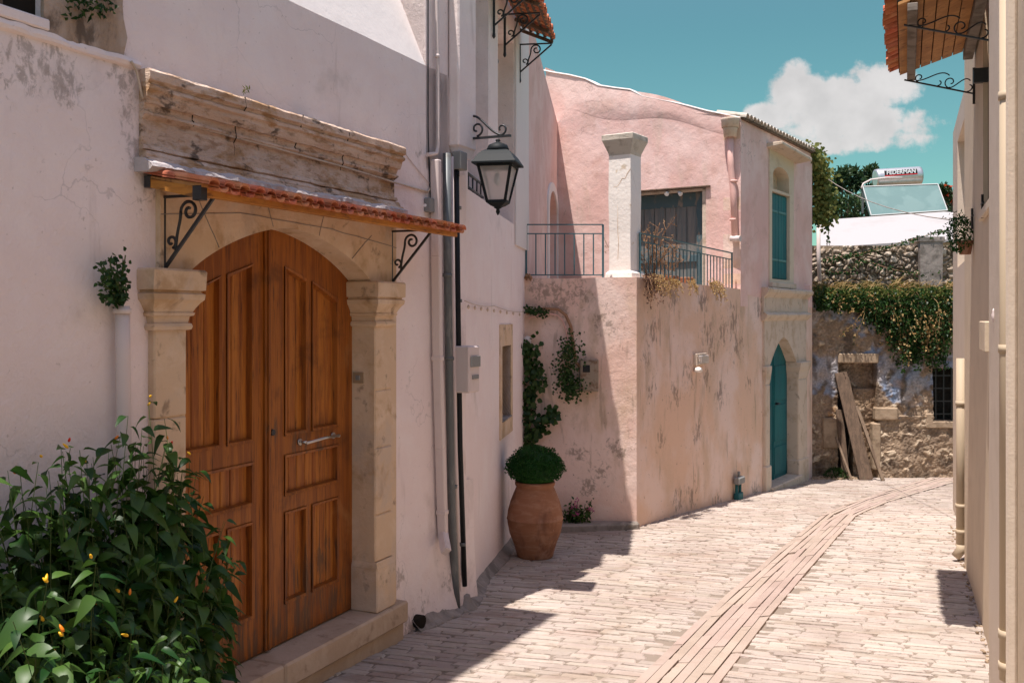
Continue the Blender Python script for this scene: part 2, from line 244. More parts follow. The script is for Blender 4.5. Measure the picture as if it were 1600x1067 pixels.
class MB:
    def __init__(s): s.bm = bmesh.new()
    def quad(s, *p):
        v = [s.bm.verts.new(q) for q in p]; return s.bm.faces.new(v)
    def merge(s, b, mtx=None):
        m = {}
        for v in b.verts: m[v.index] = s.bm.verts.new(v.co)
        for f in b.faces:
            try:
                g = s.bm.faces.new([m[v.index] for v in f.verts]); g.smooth = f.smooth
            except ValueError: pass
        b.free()
    def hexa(s, p, bev=0):                            # p: 8 corners (bottom 4, top 4)
        b = bmesh.new(); v = [b.verts.new(q) for q in p]
        for f in ((0, 1, 2, 3), (7, 6, 5, 4), (0, 4, 5, 1), (1, 5, 6, 2), (2, 6, 7, 3), (3, 7, 4, 0)): b.faces.new([v[i] for i in f])
        if bev: bmesh.ops.bevel(b, geom=list(b.edges), offset=bev, segments=1, affect='EDGES', profile=.5)
        b.verts.index_update(); s.merge(b)
    def pbox(s, pl, s0, s1, z0, z1, o0, o1, bev=.004, z0b=None, z1b=None):
        z0b = z0 if z0b is None else z0b; z1b = z1 if z1b is None else z1b
        s.hexa([pl.w(s0, z0, o0), pl.w(s1, z0b, o0), pl.w(s1, z0b, o1), pl.w(s0, z0, o1), pl.w(s0, z1, o0), pl.w(s1, z1b, o0), pl.w(s1, z1b, o1), pl.w(s0, z1, o1)], bev)
    def bar(s, a, b, wd, ht=None, up=(0, 0, 1), bev=0):
        a, b = Vector(a), Vector(b); ht = ht or wd; d = (b-a).normalized(); u = Vector(up)
        if abs(d.dot(u)) > .98: u = Vector((0, 1, 0))
        x = d.cross(u).normalized()*wd/2; y = x.cross(d).normalized()*ht/2
        s.hexa([a-x-y, a+x-y, a+x+y, a-x+y, b-x-y, b+x-y, b+x+y, b-x+y], bev)
    def tube(s, pts, r, n=8, cap=True):
        pts = [Vector(p) for p in pts]; rs = r if isinstance(r, (list, tuple)) else [r]*len(pts); rings = []
        x = None
        for i, p in enumerate(pts):
            d = (pts[min(i+1, len(pts)-1)]-pts[max(i-1, 0)])
            d = d.normalized() if d.length > 1e-9 else Vector((0, 0, 1))
            if x is None: x = d.orthogonal().normalized()
            x = (x-d*x.dot(d)); x = x.normalized() if x.length > 1e-6 else d.orthogonal().normalized()
            y = d.cross(x)
            rings.append([s.bm.verts.new(p+(x*math.cos(2*math.pi*k/n)+y*math.sin(2*math.pi*k/n))*rs[i]) for k in range(n)])
        for a, b in zip(rings, rings[1:]):
            for k in range(n):
                f = s.bm.faces.new((a[k], a[(k+1) % n], b[(k+1) % n], b[k])); f.smooth = n > 4
        if cap and n > 2: s.bm.faces.new(rings[0][::-1]); s.bm.faces.new(rings[-1])
    def lathe(s, c, prof, n=32, sx=1, sy=1, rot=0, smooth=True):
        c = Vector(c); rings = []
        for r, z in prof: rings.append([s.bm.verts.new(c+Vector((math.cos(rot+2*math.pi*k/n)*r*sx, math.sin(rot+2*math.pi*k/n)*r*sy, z))) for k in range(n)])
        for a, b in zip(rings, rings[1:]):
            for k in range(n):
                f = s.bm.faces.new((a[k], a[(k+1) % n], b[(k+1) % n], b[k])); f.smooth = smooth
        s.bm.faces.new(rings[0][::-1]); s.bm.faces.new(rings[-1])
    def panel(s, pl, outline, holes=(), o=0, thick=.2, back=False):
        b = bmesh.new(); loops = []
        for lp in [outline]+list(holes):
            vs = [b.verts.new(pl.w(a, z, o)) for a, z in lp]; loops.append(vs)
            for i in range(len(vs)): b.edges.new((vs[i], vs[(i+1) % len(vs)]))
        bmesh.ops.triangle_fill(b, use_beauty=True, use_dissolve=False, edges=list(b.edges), normal=Vector((pl.n[0], pl.n[1], 0)))
        off = Vector((-pl.n[0]*thick, -pl.n[1]*thick, 0))
        front = list(b.faces)
        bv = {}
        for vs in loops:
            bs = [b.verts.new(v.co+off) for v in vs]
            for v, q in zip(vs, bs): bv[v] = q
            for i in range(len(vs)):
                j = (i+1) % len(vs); b.faces.new((vs[i], vs[j], bs[j], bs[i]))
        if back:
            for f in front: b.faces.new([bv[v] for v in reversed(f.verts)])
        b.verts.index_update(); s.merge(b)
    def loft_rect(s, pl, s0, s1, o0, o1, prof, jit=0, zoff=0):  # prof: (z, protrusion)
        rings = []
        for z, p in prof:
            c = [(s0-p, o0-p), (s1+p, o0-p), (s1+p, o1+p), (s0-p, o1+p)]
            rings.append([s.bm.verts.new(pl.w(a+random.uniform(-jit, jit), z+zoff, q+random.uniform(-jit, jit))) for a, q in c])
        for a, b in zip(rings, rings[1:]):
            for k in range(4): s.bm.faces.new((a[k], a[(k+1) % 4], b[(k+1) % 4], b[k]))
        s.bm.faces.new(rings[0][::-1]); s.bm.faces.new(rings[-1])
    def moulding(s, pl, s0, s1, prof, n=60, jit=.004, ret=.0):   # prof: (o, z)
        rows = []
        for i in range(n+1):
            a = s0+(s1-s0)*i/n; row = []
            for j, (o, z) in enumerate(prof):
                e = 0
                if i == 0: e = -max(0, o)*ret
                if i == n: e = max(0, o)*ret
                q = noise.noise(Vector((a*7, z*9, j*.3)))*jit*2+noise.noise(Vector((a*23, z*9, j)))*jit
                row.append(s.bm.verts.new(pl.w(a+e, z+q*.5, max(o+q, -.02))))
            rows.append(row)
        m = len(prof)
        for a, b in zip(rows, rows[1:]):
            for j in range(m-1): s.bm.faces.new((a[j], b[j], b[j+1], a[j+1]))
        s.bm.faces.new(rows[0]); s.bm.faces.new(rows[-1][::-1])
    def leaf(s, c, d, up, L, W, fold=.25, droop=.3, st=4):
        c = Vector(c); d = Vector(d).normalized(); u = Vector(up); x = d.cross(u)
        x = x.normalized() if x.length > 1e-5 else d.orthogonal().normalized(); u = x.cross(d)
        if st <= 1:
            p = [c, c+d*L*.45+x*W/2+u*W*fold, c+d*L-u*L*droop, c+d*L*.45-x*W/2+u*W*fold]; v = [s.bm.verts.new(q) for q in p]
            s.bm.faces.new((v[0], v[1], v[2])); s.bm.faces.new((v[0], v[2], v[3])); return
        prev = None
        for i in range(st+1):
            t = i/st; wv = W/2*math.sin(math.pi*min(1, t**.75*.985+.015)); p = c+d*L*t-u*L*droop*t*t
            if i == 0: cur = (s.bm.verts.new(p),)*3
            elif i == st: cur = (s.bm.verts.new(p),)*3
            else: cur = (s.bm.verts.new(p+x*wv+u*wv*fold*2), s.bm.verts.new(p), s.bm.verts.new(p-x*wv+u*wv*fold*2))
            if prev:
                for a, b in ((0, 1), (1, 2)):
                    vs = []
                    for q in (prev[a], prev[b], cur[b], cur[a]):
                        if q not in vs: vs.append(q)
                    f = s.bm.faces.new(vs); f.smooth = True
            prev = cur
    def build(s, name, m, parent=None, normals=True):
        bm = s.bm
        if normals: bmesh.ops.recalc_face_normals(bm, faces=list(bm.faces))
        if parent is None:
            xs = [v.co for v in bm.verts]
            base = Vector(((min(v.x for v in xs)+max(v.x for v in xs))/2, (min(v.y for v in xs)+max(v.y for v in xs))/2, min(v.z for v in xs)))
        else:
            r = parent
            while r.parent: r = r.parent
            base = r.location.copy()
        bmesh.ops.translate(bm, vec=-base, verts=list(bm.verts))
        me = bpy.data.meshes.new(name); bm.to_mesh(me); bm.free()
        for q in (m if isinstance(m, (list, tuple)) else [m]): me.materials.append(q)
        o = bpy.data.objects.new(name, me); COL.objects.link(o)
        if parent is None: o.location = base
        else: o.parent = parent
        return o
def split(mb, name, m, parent):
    bm = mb.bm; seen = set(); out = []
    for v0 in list(bm.verts):
        if v0 in seen: continue
        st = [v0]; seen.add(v0); isl = []
        while st:
            v = st.pop(); isl.append(v)
            for e_ in v.link_edges:
                q = e_.other_vert(v)
                if q not in seen: seen.add(q); st.append(q)
        n = MB(); mp = {v: n.bm.verts.new(v.co) for v in isl}; fs = {f for v in isl for f in v.link_faces}
        for f in fs: g = n.bm.faces.new([mp[v] for v in f.verts]); g.smooth = f.smooth
        out.append(n.build(name, m, parent))
    bm.free(); return out
def thing(name, label, cat, loc=(0, 0, 0), group=None):
    o = bpy.data.objects.new(name, None); COL.objects.link(o); o.location = loc; o.empty_display_size = .2
    o['label'] = label; o['category'] = cat
    if group: o['group'] = group
    return o
def tag(o, label, cat, group=None):
    o['label'] = label; o['category'] = cat
    if group: o['group'] = group
    return o
def wob(lp, step=.12, amp=.006, seed=0, skip=()):
    out = []
    for i in range(len(lp)):
        a, b = lp[i], lp[(i+1) % len(lp)]; L = math.hypot(b[0]-a[0], b[1]-a[1]); n = max(1, int(L/step)) if i not in skip else 1
        for k in range(n):
            t = k/n; x, z = a[0]+(b[0]-a[0])*t, a[1]+(b[1]-a[1])*t
            q = noise.noise(Vector((x*3+seed, z*3, seed)))+.5*noise.noise(Vector((x*11, z*11, seed)))
            nx, nz = -(b[1]-a[1])/max(L, 1e-6), (b[0]-a[0])/max(L, 1e-6)
            if k: x += nx*q*amp; z += nz*q*amp
            out.append((x, z))
    return out
def rect(s0, s1, z0, z1): return [(s0, z0), (s1, z0), (s1, z1), (s0, z1)]
def spiral(pl_pt, e1, e2, r0, r1, a0, a1, n=16):
    return [pl_pt+e1*(math.cos(a0+(a1-a0)*i/n)*(r0+(r1-r0)*i/n))+e2*(math.sin(a0+(a1-a0)*i/n)*(r0+(r1-r0)*i/n)) for i in range(n+1)]
def bez(p0, p1, p2, p3, n=12):
    return [p0*(1-t)**3+p1*3*t*(1-t)**2+p2*3*t*t*(1-t)+p3*t**3 for t in [i/n for i in range(n+1)]]
def pipe(name, label, cat, pts, r, m, n=12, clips=(), group=None, clipm=None):
    t = thing(name, label, cat, Vector(pts[-1]), group); b = MB(); b.tube(pts, r, n); b.build('pipe', m, t)
    for c in clips:
        q = MB(); c = Vector(c); q.tube([c-Vector((0, 0, .012)), c+Vector((0, 0, .012))], r*1.22, n); q.build('clip', clipm or m, t)
    return t
def W3(px, py, Y): return Vector(((px-800)/F*Y, Y, EYE+(493-py)/F*Y))
def rnd(a, b): return random.uniform(a, b)
def rdir():
    while 1:
        v = Vector((rnd(-1, 1), rnd(-1, 1), rnd(-1, 1)))
        if .05 < v.length < 1: return v.normalized()

# ================================================================== GROUND AND PAVING
b = MB(); N = 60
gx = [-40+80*i/N for i in range(N+1)]; gy = [-12, -6, 0]+[i*1.0 for i in range(1, 30)]+[40, 80, 200, 900]
vs = [[b.bm.verts.new((x*(1 if y < 30 else 12), y, gz(x, y) - .02 - (0 if y < 24 else (y-24)*.0))) for x in gx] for y in gy]
for i in range(len(gy)-1):
    for j in range(N): b.bm.faces.new((vs[i][j], vs[i][j+1], vs[i+1][j+1], vs[i+1][j]))
b.build('ground', EARTH)['kind'] = 'structure'
# street mortar bed
b = MB()
for i in range(56):
    y0, y1 = -8+i*.5, -7.5+i*.5
    b.quad((-4.6, y0, gz(0, y0)), (9.5, y0, gz(0, y0)), (9.5, y1, gz(0, y1)), (-4.6, y1, gz(0, y1)))
bed = b.build('street', MORTAR); bed['kind'] = 'structure'
# gutter edges from the photo
GL = [G(*p) for p in ((999, 1061), (1100, 962), (1190, 883), (1283, 807), (1340, 782), (1437, 752))]
GR = [G(*p) for p in ((1129, 1065), (1215, 950), (1285, 868), (1340, 805), (1392, 784), (1482, 757))]
ext = lambda a, q, k: a+(a-q)*k
GL = [ext(GL[0], GL[1], 3.2)]+GL+[ext(GL[-1], GL[-2], 1.2)]; GR = [ext(GR[0], GR[1], 3.2)]+GR+[ext(GR[-1], GR[-2], 1.2)]
poly = [(p.x, p.y) for p in GL]+[(p.x, p.y) for p in reversed(GR)]
def inside(x, y, pg):
    c = False; j = len(pg)-1
    for i in range(len(pg)):
        (xi, yi), (xj, yj) = pg[i], pg[j]
        if (yi > y) != (yj > y) and x < (xj-xi)*(y-yi)/(yj-yi)+xi: c = not c
        j = i
    return c
def stone(b, pts, h, bev=.008):
    """pts: four ground corners; a slab with chamfered rough edge"""
    c = sum(pts, Vector())/4; tl = (rnd(-.004, .004), rnd(-.004, .004)); lo, hi = [], []
    for p in pts:
        d = (c-p); d.z = 0; d.normalize()
        q = p+d*bev*rnd(.9, 2.0)
        lo.append(b.bm.verts.new((p.x, p.y, gz(p.x, p.y)+.001))); hi.append(b.bm.verts.new((q.x, q.y, gz(q.x, q.y)+h+(q.x-c.x)*tl[0]*3+(q.y-c.y)*tl[1]*3)))
    b.bm.faces.new(hi)
    for i in range(4): b.bm.faces.new((lo[i], lo[(i+1) % 4], hi[(i+1) % 4], hi[i]))
def paving():
    b = MB(); th = math.atan2(-.36, .93)                 # course direction across the street
    ex = Vector((math.cos(th), math.sin(th), 0)); ey = Vector((-math.sin(th), math.cos(th), 0)); y = -1.0
    row = 0
    while y < 22:
        h = rnd(.052, .088); x = -9+rnd(0, .4)
        bend = lambda a, yy: ex*a+ey*(yy+.03*math.sin(a*.9+yy*.35)+.02*math.sin(a*2.3+yy*.9))
        while x < 9:
            L = rnd(.13, .24)+rnd(0, .22)*random.random(); g = .003
            p = [bend(x+g, y+g+rnd(-.004, .005)), bend(x+L-g, y+g+rnd(-.004, .005)), bend(x+L-g+rnd(-.02, .012), y+h-g+rnd(-.007, .004)), bend(x+g+rnd(-.012, .02), y+h-g+rnd(-.007, .004))]
            c = (p[0]+p[2])/2
            if .8 < c.y < 19.5 and -4.2 < c.x < 8.8 and not inside(c.x, c.y, poly):
                # in view or nearly so
                if abs(c.x) < .62*c.y+.8 and c.y > 3.6: stone(b, p, rnd(.004, .013))
            x += L
        y += h; row += 1
    o = b.build('paving', PAVE); o['kind'] = 'structure'
    b = MB(); NR = 7
    # continuous lengths of gutter stones along the strip
    seg = list(zip(GL, GR)); cum = [0]
    for (a, q), (a2, q2) in zip(seg, seg[1:]): cum.append(cum[-1]+((a2+q2)/2-(a+q)/2).length)
    def at(t, f):
        for i in range(len(seg)-1):
            if t <= cum[i+1] or i == len(seg)-2:
                k = (t-cum[i])/(cum[i+1]-cum[i]); l_ = seg[i][0].lerp(seg[i+1][0], k); r_ = seg[i][1].lerp(seg[i+1][1], k)
                v = l_.lerp(r_, f); v.z = 0; return v
    for r in range(NR):
        t = rnd(-.1, 0)
        while t < cum[-1]:
            L = rnd(.5, 1.3); f0, f1 = (r+.05)/NR, (r+.95)/NR
            stone(b, [at(max(0, t+.004), f0), at(max(0, t+.004), f1), at(t+L-.004, f1), at(t+L-.004, f0)], rnd(.016, .020)-(.003 if r in (2, 3) else 0), .003); t += L
    o = b.build('gutter_paving', GUTM); o['kind'] = 'structure'
paving()

# ================================================================== NEAR WHITE HOUSE (left)
e = EYE
hA = thing('white_house', 'near white plastered house on the left with carved limestone doorway and arched wooden double door', 'house', PA.w(-2, PA.gz(-2)))
sL, sR = PA.s(291, .036), PA.s(586, .036); sCd = (sL+sR)/2; HW = (sR-sL)/2
wS0, wS1 = PA.s(243), PA.s(613); sEnd = PA.s(728); sFar = -12.5
zb = e+1.77
# window at the top left
w0, w1 = PA.s(-60), PA.s(69); wz0 = PA.z(69, 32)
b = MB()
out = [(sFar, -.5)]+[(a, PA.gz(a)-.1) for a in (-8, -4, -2, 0)]+[(sEnd, PA.gz(sEnd)-.1), (sEnd, zb), (sFar, zb)]
b.panel(PA, wob(out, .3, .004, 1), [rect(wS0+.02, wS1-.02, -.35, e+.65), rect(w0, w1, wz0, wz0+.9)], 0, .3)
def rel(pl, px, py, r_, root, o=0): q = pl.P(px, py, o)-root.location; return (tuple(q), r_)
WSP = white('near_wall_plaster', cracks=.35, spots=[rel(PA, *q, hA) for q in ((100, 118, .15), (104, 145, .10), (195, 130, .13), (205, 175, .14), (214, 225, .13), (222, 265, .12), (40, 100, .22), (180, 100, .16), (232, 300, .12), (640, 985, .25), (660, 940, .14), (700, 900, .2), (640, 1000, .2), (625, 900, .12), (655, 240, .1), (80, 95, .2))], spot_col=(.27, .215, .18), spot_scale=22, spot_st=(1, 1, .7), spot_amt=.6)
b.build('wall', WSP, hA)
b = MB(); b.pbox(PA, w0, w1, wz0, wz0+.9, -.2, -.05, 0); wn = b.build('window', DARKIN, hA)
b = MB(); b.pbox(PA, w0-.02, w1+.01, wz0-.045, wz0+.001, -.04, .025, .006); b.build('sill', WHITE, wn)
b = MB(); b.pbox(PA, (w0+w1)/2-.02, (w0+w1)/2+.02, wz0, wz0+.88, -.05, -.03); b.build('frame', OLDW, wn)
# parapet above, shaped to lean back so that the sun lights it
sPatch = PA.s(665)
b = MB(); bt = .42
p = [PA.w(sFar, zb, 0), PA.w(sPatch, zb, 0), PA.w(sPatch, zb+1.2, -1.2*bt), PA.w(sFar, zb+1.2, -1.2*bt)]
b.quad(*p); b.quad(p[3], p[2], PA.w(sPatch, zb+1.2, -.9), PA.w(sFar, zb+1.2, -.9)); b.quad(PA.w(sPatch, zb, 0), PA.w(sPatch, zb, -.9), PA.w(sPatch, zb+1.2, -.9), p[2])
b.quad(PA.w(sFar, zb, 0), PA.w(sFar, zb, -.9), PA.w(sFar, zb+1.2, -.9), p[3])
b.build('parapet', WHITEB, hA)
b = MB(); b.pbox(PA, sPatch, PA.s(700), PA.z(700, 0)-1.3, zb+.8, -.3, .0, .006); b.pbox(PA, sPatch, sEnd, zb-.001, zb+1.2, -.5, -.004, .0); b.build('end_pier', WHITE, hA)
# unseen slab on posts, added only to cast shade on the lane
b = MB(); b.pbox(PA, -9, PA.s(441)+.2, e+5.3, e+5.4, -.23, .15); 
for a in (-8.5, -5): b.pbox(PA, a, a+.12, zb, e+5.3, -.9, -.78); b.pbox(PA, a, a+.1, e+5.2, e+5.3, -.9, -.1)
b.build('unseen_shade_slab', OCHRE, hA)
# string ledge
b = MB(); zl = e+1.14
b.moulding(PA, PA.s(-120), PA.s(216), [(-.02, zl+.03), (.018, zl+.02), (.024, zl), (.018, zl-.015), (-.02, zl-.03)], 60, .006); b.build('ledge', WHITE, hA)
# bare render patch + stains
def blob(pl, s0, z0, rs, rz, o, seed, n=40, irr=.35):
    pts = []
    for i in range(n):
        a = 2*math.pi*i/n; q = 1+irr*(noise.noise(Vector((math.cos(a)*1.3+seed, math.sin(a)*1.3, seed)))+.5*noise.noise(Vector((math.cos(a)*4+seed, math.sin(a)*4, seed))))
        pts.append((s0+math.cos(a)*rs*q, z0+math.sin(a)*rz*q))
    return pts
BARE = surf('bare_brown_render', (.32, .225, .155), [((.50, .39, .31), 4, .42, .58, .85, ZS), ((.42, .30, .21), 14, .45, .6, .7, O1), ((.10, .07, .05), 8, .5, .64, .85, (1, 1, .5))], [(8, .9, .03, O1), (30, .8, .01, O1)])
GREYST = surf('grey_patch_render', (.34, .28, .25), [((.50, .43, .40), 9, .4, .6, .8, O1), ((.16, .12, .10), 20, .55, .7, .8, O1)], [(12, .8, .01, O1)])
b = MB(); q = [PA.pix(x, y) for x, y in ((70, -40), (195, -40), (190, 30), (196, 60), (190, 88), (160, 84), (110, 72), (69, 60))]
b.panel(PA, wob(q, .05, .02, 5), o=.012, thick=.02); b.build('bare_render', BARE, hA)
# stone door surround
zs0 = e-1.9
def arch(t): return e+.18+.31*max(0, 1-abs(t)**1.6)**.8
b = MB()
hole = [(sL, zs0-.1), (sL, e+.18)]+[(sCd+HW*t, arch(t)) for t in [-.995+1.99*i/36 for i in range(37)]]+[(sR, e+.18), (sR, zs0-.1)]
outl = [(wS0, zs0-.1)]+[hole[0]]+hole[1:-1]+[hole[-1]]+[(wS1, zs0-.1), (wS1, e+.66), (wS0, e+.66)]
b.panel(PA, outl, o=.03, thick=.22); b.build('arch_surround', STONE, hA)
b = MB()                                              # mortar joints of the arch blocks
for a_, z_, c_, d_ in ((sCd-.18, arch(.2), sCd-.26, e+.66), (sCd+.25, arch(.3), sCd+.33, e+.66), (sCd-.62, arch(.72), sCd-.80, e+.60), (sCd+.60, arch(.7), sCd+.83, e+.50), (wS0, e+.46, sCd-.45, e+.52), (sCd+.4, e+.50, wS1, e+.44), (sCd-.45, e+.52, sCd+.4, e+.50)):
    b.tube([PA.w(a_+(c_-a_)*k/6+noise.noise(Vector((k, a_, z_)))*.006, z_+(d_-z_)*k/6+.012+noise.noise(Vector((a_, k, 3)))*.006, .030) for k in range(7)], .0032, 4)
split(b, 'joint', CONC, hA)
for (a0, a1) in ((PA.s(240, .036), sL), (sR, PA.s(612, .036))):
    b = MB(); z1 = e+.12
    zz = [zs0+.32, zs0+.62, zs0+1.05, zs0+1.42, z1-.17]
    for k in range(4):
        b.pbox(PA, a0+.003, a1, zz[k]+.002, zz[k+1]-.002, -.155, .036+rnd(0, .004), .007)
    jb = b.build('pilaster', STONE, hA)
    b = MB(); b.loft_rect(PA, a0, a1, -.15, .036, [(z1-.19, .002), (z1-.187, .018), (z1-.172, .022), (z1-.158, .018), (z1-.155, .006), (z1-.125, .010), (z1-.12, .026), (z1-.108, .028), (z1-.104, .022), (z1-.085, .030), (z1-.06, .046), (z1-.045, .060), (z1-.02, .064), (z1-.012, .050), (z1-.004, .048), (z1+.0, .066), (z1+.088, .068), (z1+.098, .060)], .002); b.build('capital', STONE, jb)
    b = MB(); b.pbox(PA, a0-.012, a1+.012, zs0, zs0+.29, -.15, .06, .008); b.loft_rect(PA, a0-.002, a1+.002, -.15, .048, [(zs0+.285, .01), (zs0+.32, .0)]); b.build('plinth', STONE, jb)
# sill
b = MB()
cuts = [PA.s(120), PA.s(300), PA.s(425), PA.s(620)]
for k in range(3): b.pbox(PA, cuts[k]+.002, cuts[k+1]-.002, zs0-.14, zs0, -.30, .085+.004*k, .012)
for k in range(3): b.pbox(PA, cuts[k]+.02, cuts[k+1]-.004, -.5, zs0-.142, -.25, .06, .012)
b.build('doorstep', SILLM, hA)
# door leaves
dsp = [rel(PA, x, y, r_, hA, -.135) for x, y, r_ in ((430, 990, .35), (470, 960, .38), (520, 935, .35), (545, 900, .25), (470, 900, .3), (510, 880, .25), (380, 1010, .4), (330, 1030, .4), (345, 940, .3), (424, 675, .14), (470, 690, .15), (500, 700, .12))]
DOORW = woodmat('varnished_orange_wood', (.35, .112, .014), (.20, .054, .008), (.05, .014, .004), spots=dsp, spot_col=(.085, .048, .026), spot_scale=2.2, spot_st=(14, 14, 1.6), spot_amt=.8)
DOORP = woodmat('varnished_panel_wood', (.44, .155, .022), (.24, .062, .010), (.06, .018, .005), spots=dsp, spot_col=(.085, .048, .026), spot_scale=2.2, spot_st=(14, 14, 1.6), spot_amt=.8)
LD = -.135
for sd_ in (-1, 1):
    wv = HW-.004
    def X(v): return sCd+sd_*v
    nA = 18
    outl = [(X(.004), zs0+.012), (X(.004), arch(.004/HW)+.03)]+[(X(wv*k/nA), arch(k/nA*.995)+.03) for k in range(1, nA+1)]+[(X(wv), zs0+.012)]
    hs = []
    for x0, x1, z0, z1, z1b in ((.14, .365, e-.70, e+.287, e+.22), (.41, .70, e-.70, e+.21, e+.10), (.14, .70, e-1.05, e-.81, e-.81), (.14, .365, e-1.675, e-1.14, e-1.14), (.41, .70, e-1.675, e-1.14, e-1.14)):
        hs.append([(X(x0), z0), (X(x1), z0), (X(x1), z1b), (X(x0), z1)])
    b = MB(); b.panel(PA, outl, hs, LD, .05); lf = b.build('door_leaf', DOORW, hA)
    for h in hs:                                       # bolection mouldings and recessed planks
        b = MB()
        for i in range(4):
            a, c = h[i], h[(i+1) % 4]
            cx = sum(q[0] for q in h)/4; cz = sum(q[1] for q in h)/4
            def ins(p, k):
                return (p[0]+math.copysign(k, cx-p[0]), p[1]+math.copysign(k, cz-p[1]))
            b.quad(PA.w(*a, LD+.008), PA.w(*c, LD+.008), PA.w(*ins(c, .016), LD+.004), PA.w(*ins(a, .016), LD+.004))
            b.quad(PA.w(*ins(a, .016), LD+.004), PA.w(*ins(c, .016), LD+.004), PA.w(*ins(c, .024), LD-.032), PA.w(*ins(a, .024), LD-.032))
            a2, c2 = ins(a, -.012), ins(c, -.012); b.quad(PA.w(*a2, LD+.0005), PA.w(*c2, LD+.0005), PA.w(*c, LD+.008), PA.w(*a, LD+.008))
        b.build('panel_moulding', DOORW, lf)
        b = MB(); x0, x1 = min(q[0] for q in h), max(q[0] for q in h); zt = max(q[1] for q in h); zb_ = min(q[1] for q in h); npl = max(2, round((x1-x0)/.085))
        for k in range(npl):
            b.pbox(PA, x0+(x1-x0)*k/npl+.002, x0+(x1-x0)*(k+1)/npl-.002, zb_-.01, zt+.01, LD-.045, LD-.026-rnd(0, .003), .005)
        b.build('door_panel', DOORP, lf)
    if sd_ == 1:
        b = MB(); b.bar(PA.w(X(-.028), zs0+.015, LD+.008), PA.w(X(-.028), arch(.03)+.02, LD+.008), .05, .022, (PA.n[0], PA.n[1], 0), .005); b.bar(PA.w(X(-.028), zs0+.015, LD+.024), PA.w(X(-.028), arch(.03)+.02, LD+.024), .02, .01, (PA.n[0], PA.n[1], 0), .003); b.build('meeting_stile', DOORW, lf)
        b = MB(); zh = e-.745; a0, a1 = PA.s(467, LD), PA.s(519, LD)
        b.tube([PA.w(a0, zh-.01, LD+.05), PA.w((a0+a1)/2, zh+.002, LD+.06), PA.w(a1, zh+.0, LD+.05)], .009)
        for a in (a0, a1):
            b.tube([PA.w(a, zh-.004, LD-.005), PA.w(a, zh-.004, LD+.055)], .009); b.tube([PA.w(a, zh-.004, LD), PA.w(a, zh-.004, LD+.012)], .02, 12)
        b.build('handle', CHROME, lf)
        b = MB(); a = PA.s(425, LD); b.tube([PA.w(a, e-.665, LD), PA.w(a, e-.665, LD+.012)], .018, 12); b.build('lock', IRON, lf)
b = MB(); b.quad(PA.w(sL-.05, zs0-.1, -.24), PA.w(sR+.05, zs0-.1, -.24), PA.w(sR+.05, e+.6, -.24), PA.w(sL-.05, e+.6, -.24)); b.build('door_backing', DARKIN, hA)
# entablature
b = MB(); c0, c1 = PA.s(218, 0), PA.s(630, .09)
zA = PA.z(424, 165, .09); zB = PA.z(424, 231, .03); zC = PA.z(424, 270, .03); zD = PA.z(424, 296, .10)
h1, h2 = zA-zB, zC-zD
prof = [(-.02, zA+.01), (.085, zA), (.095, zA-.012), (.095, zA-.05), (.078, zA-.056), (.074, zA-.066), (.088, zA-.074), (.086, zA-.09), (.070, zA-.10), (.068, zA-.12), (.056, zA-.15), (.042, zA-h1*.72), (.034, zA-h1*.84), (.032, zA-h1*.88), (.046, zA-h1*.90), (.046, zA-h1*.95), (.030, zB-.002), (.020, zB-.01), (.018, zC+.012), (.034, zC+.006), (.038, zC-.012), (.022, zC-.018), (.044, zC-.024), (.058, zC-.042), (.058, zC-.052), (.066, zC-.056), (.075, zD+.05), (.09, zD+.025), (-.02, zD+.02)]
b.moulding(PA, c0, c1, prof, 170, .0032, .35); b.build('cornice', CORN, hA)
LIME = surf('limewashed_ledge', (.50, .45, .44), [((.36, .31, .29), 7, .5, .66, .7, O1), ((.26, .18, .13), 12, .58, .68, .6, O1)], [(16, .9, .015, O1)])
b = MB(); b.moulding(PA, c0-.03, c1-.03, [(-.02, zC-.05), (.06, zC-.062), (.09, zD+.035), (.125, zD+.02), (.13, zD), (.10, zD-.018), (-.02, zD-.015)], 150, .008, .2); b.build('ledge_wash', LIME, hA)
b = MB(); cr = [(PA.s(385, .1), zA, zB-.1), (PA.s(476, .1), zA, zB), (PA.s(548, .1), zA-.02, zB-.03), (PA.s(318, .1), zA-.1, zB)]
for a, z1, z0 in cr:
    pts = []
    for i in range(13):
        z = z1+(z0-z1)*i/12; q = (zA-z)/h1; o = .094 if q < .25 else (.080-(q-.25)/.6*.046 if q < .85 else (.045 if q < 1 else .019))
        pts.append(PA.w(a+noise.noise(Vector((a, z*14, 0)))*.03, z, o))
    b.tube(pts, .0035, 4)
split(b, 'crack', DARKIN, hA)
# base skirt: bulging plaster and rough concrete channel
b = MB(); rows = []
s0_, s1_ = PA.s(622), PA.s(740)
for i in range(41):
    a = s0_+(s1_-s0_)*i/40; g = PA.gz(a); bul = .05*math.exp(-((i-27)/8)**2)
    fe = min(1, i/10); rows.append([b.bm.verts.new(PA.w(a, g+h, (-.004 if h > .9 else 0)+fe*(bul*max(0, 1-h/.9)+k*(.03+.02*noise.noise(Vector((a*9, h*9, 3))))))) for h, k in ((.95, 0), (.8, .08), (.5, .15), (.3, .3), (.15, .6), (.06, 1), (-.05, 1.3))])
for a, c in zip(rows, rows[1:]):
    for j in range(6):
        f = b.bm.faces.new((a[j], c[j], c[j+1], a[j+1])); f.smooth = True
b.build('plaster_skirt', WSP, hA)
b = MB(); a, z = PA.pix(656, 985, .05); b.tube([PA.w(a, PA.gz(a)+.07, .0), PA.w(a, PA.gz(a)+.07, .075)], .045, 14); b.build('drain_hole', DARKIN, hA)
b = MB(); rows = []
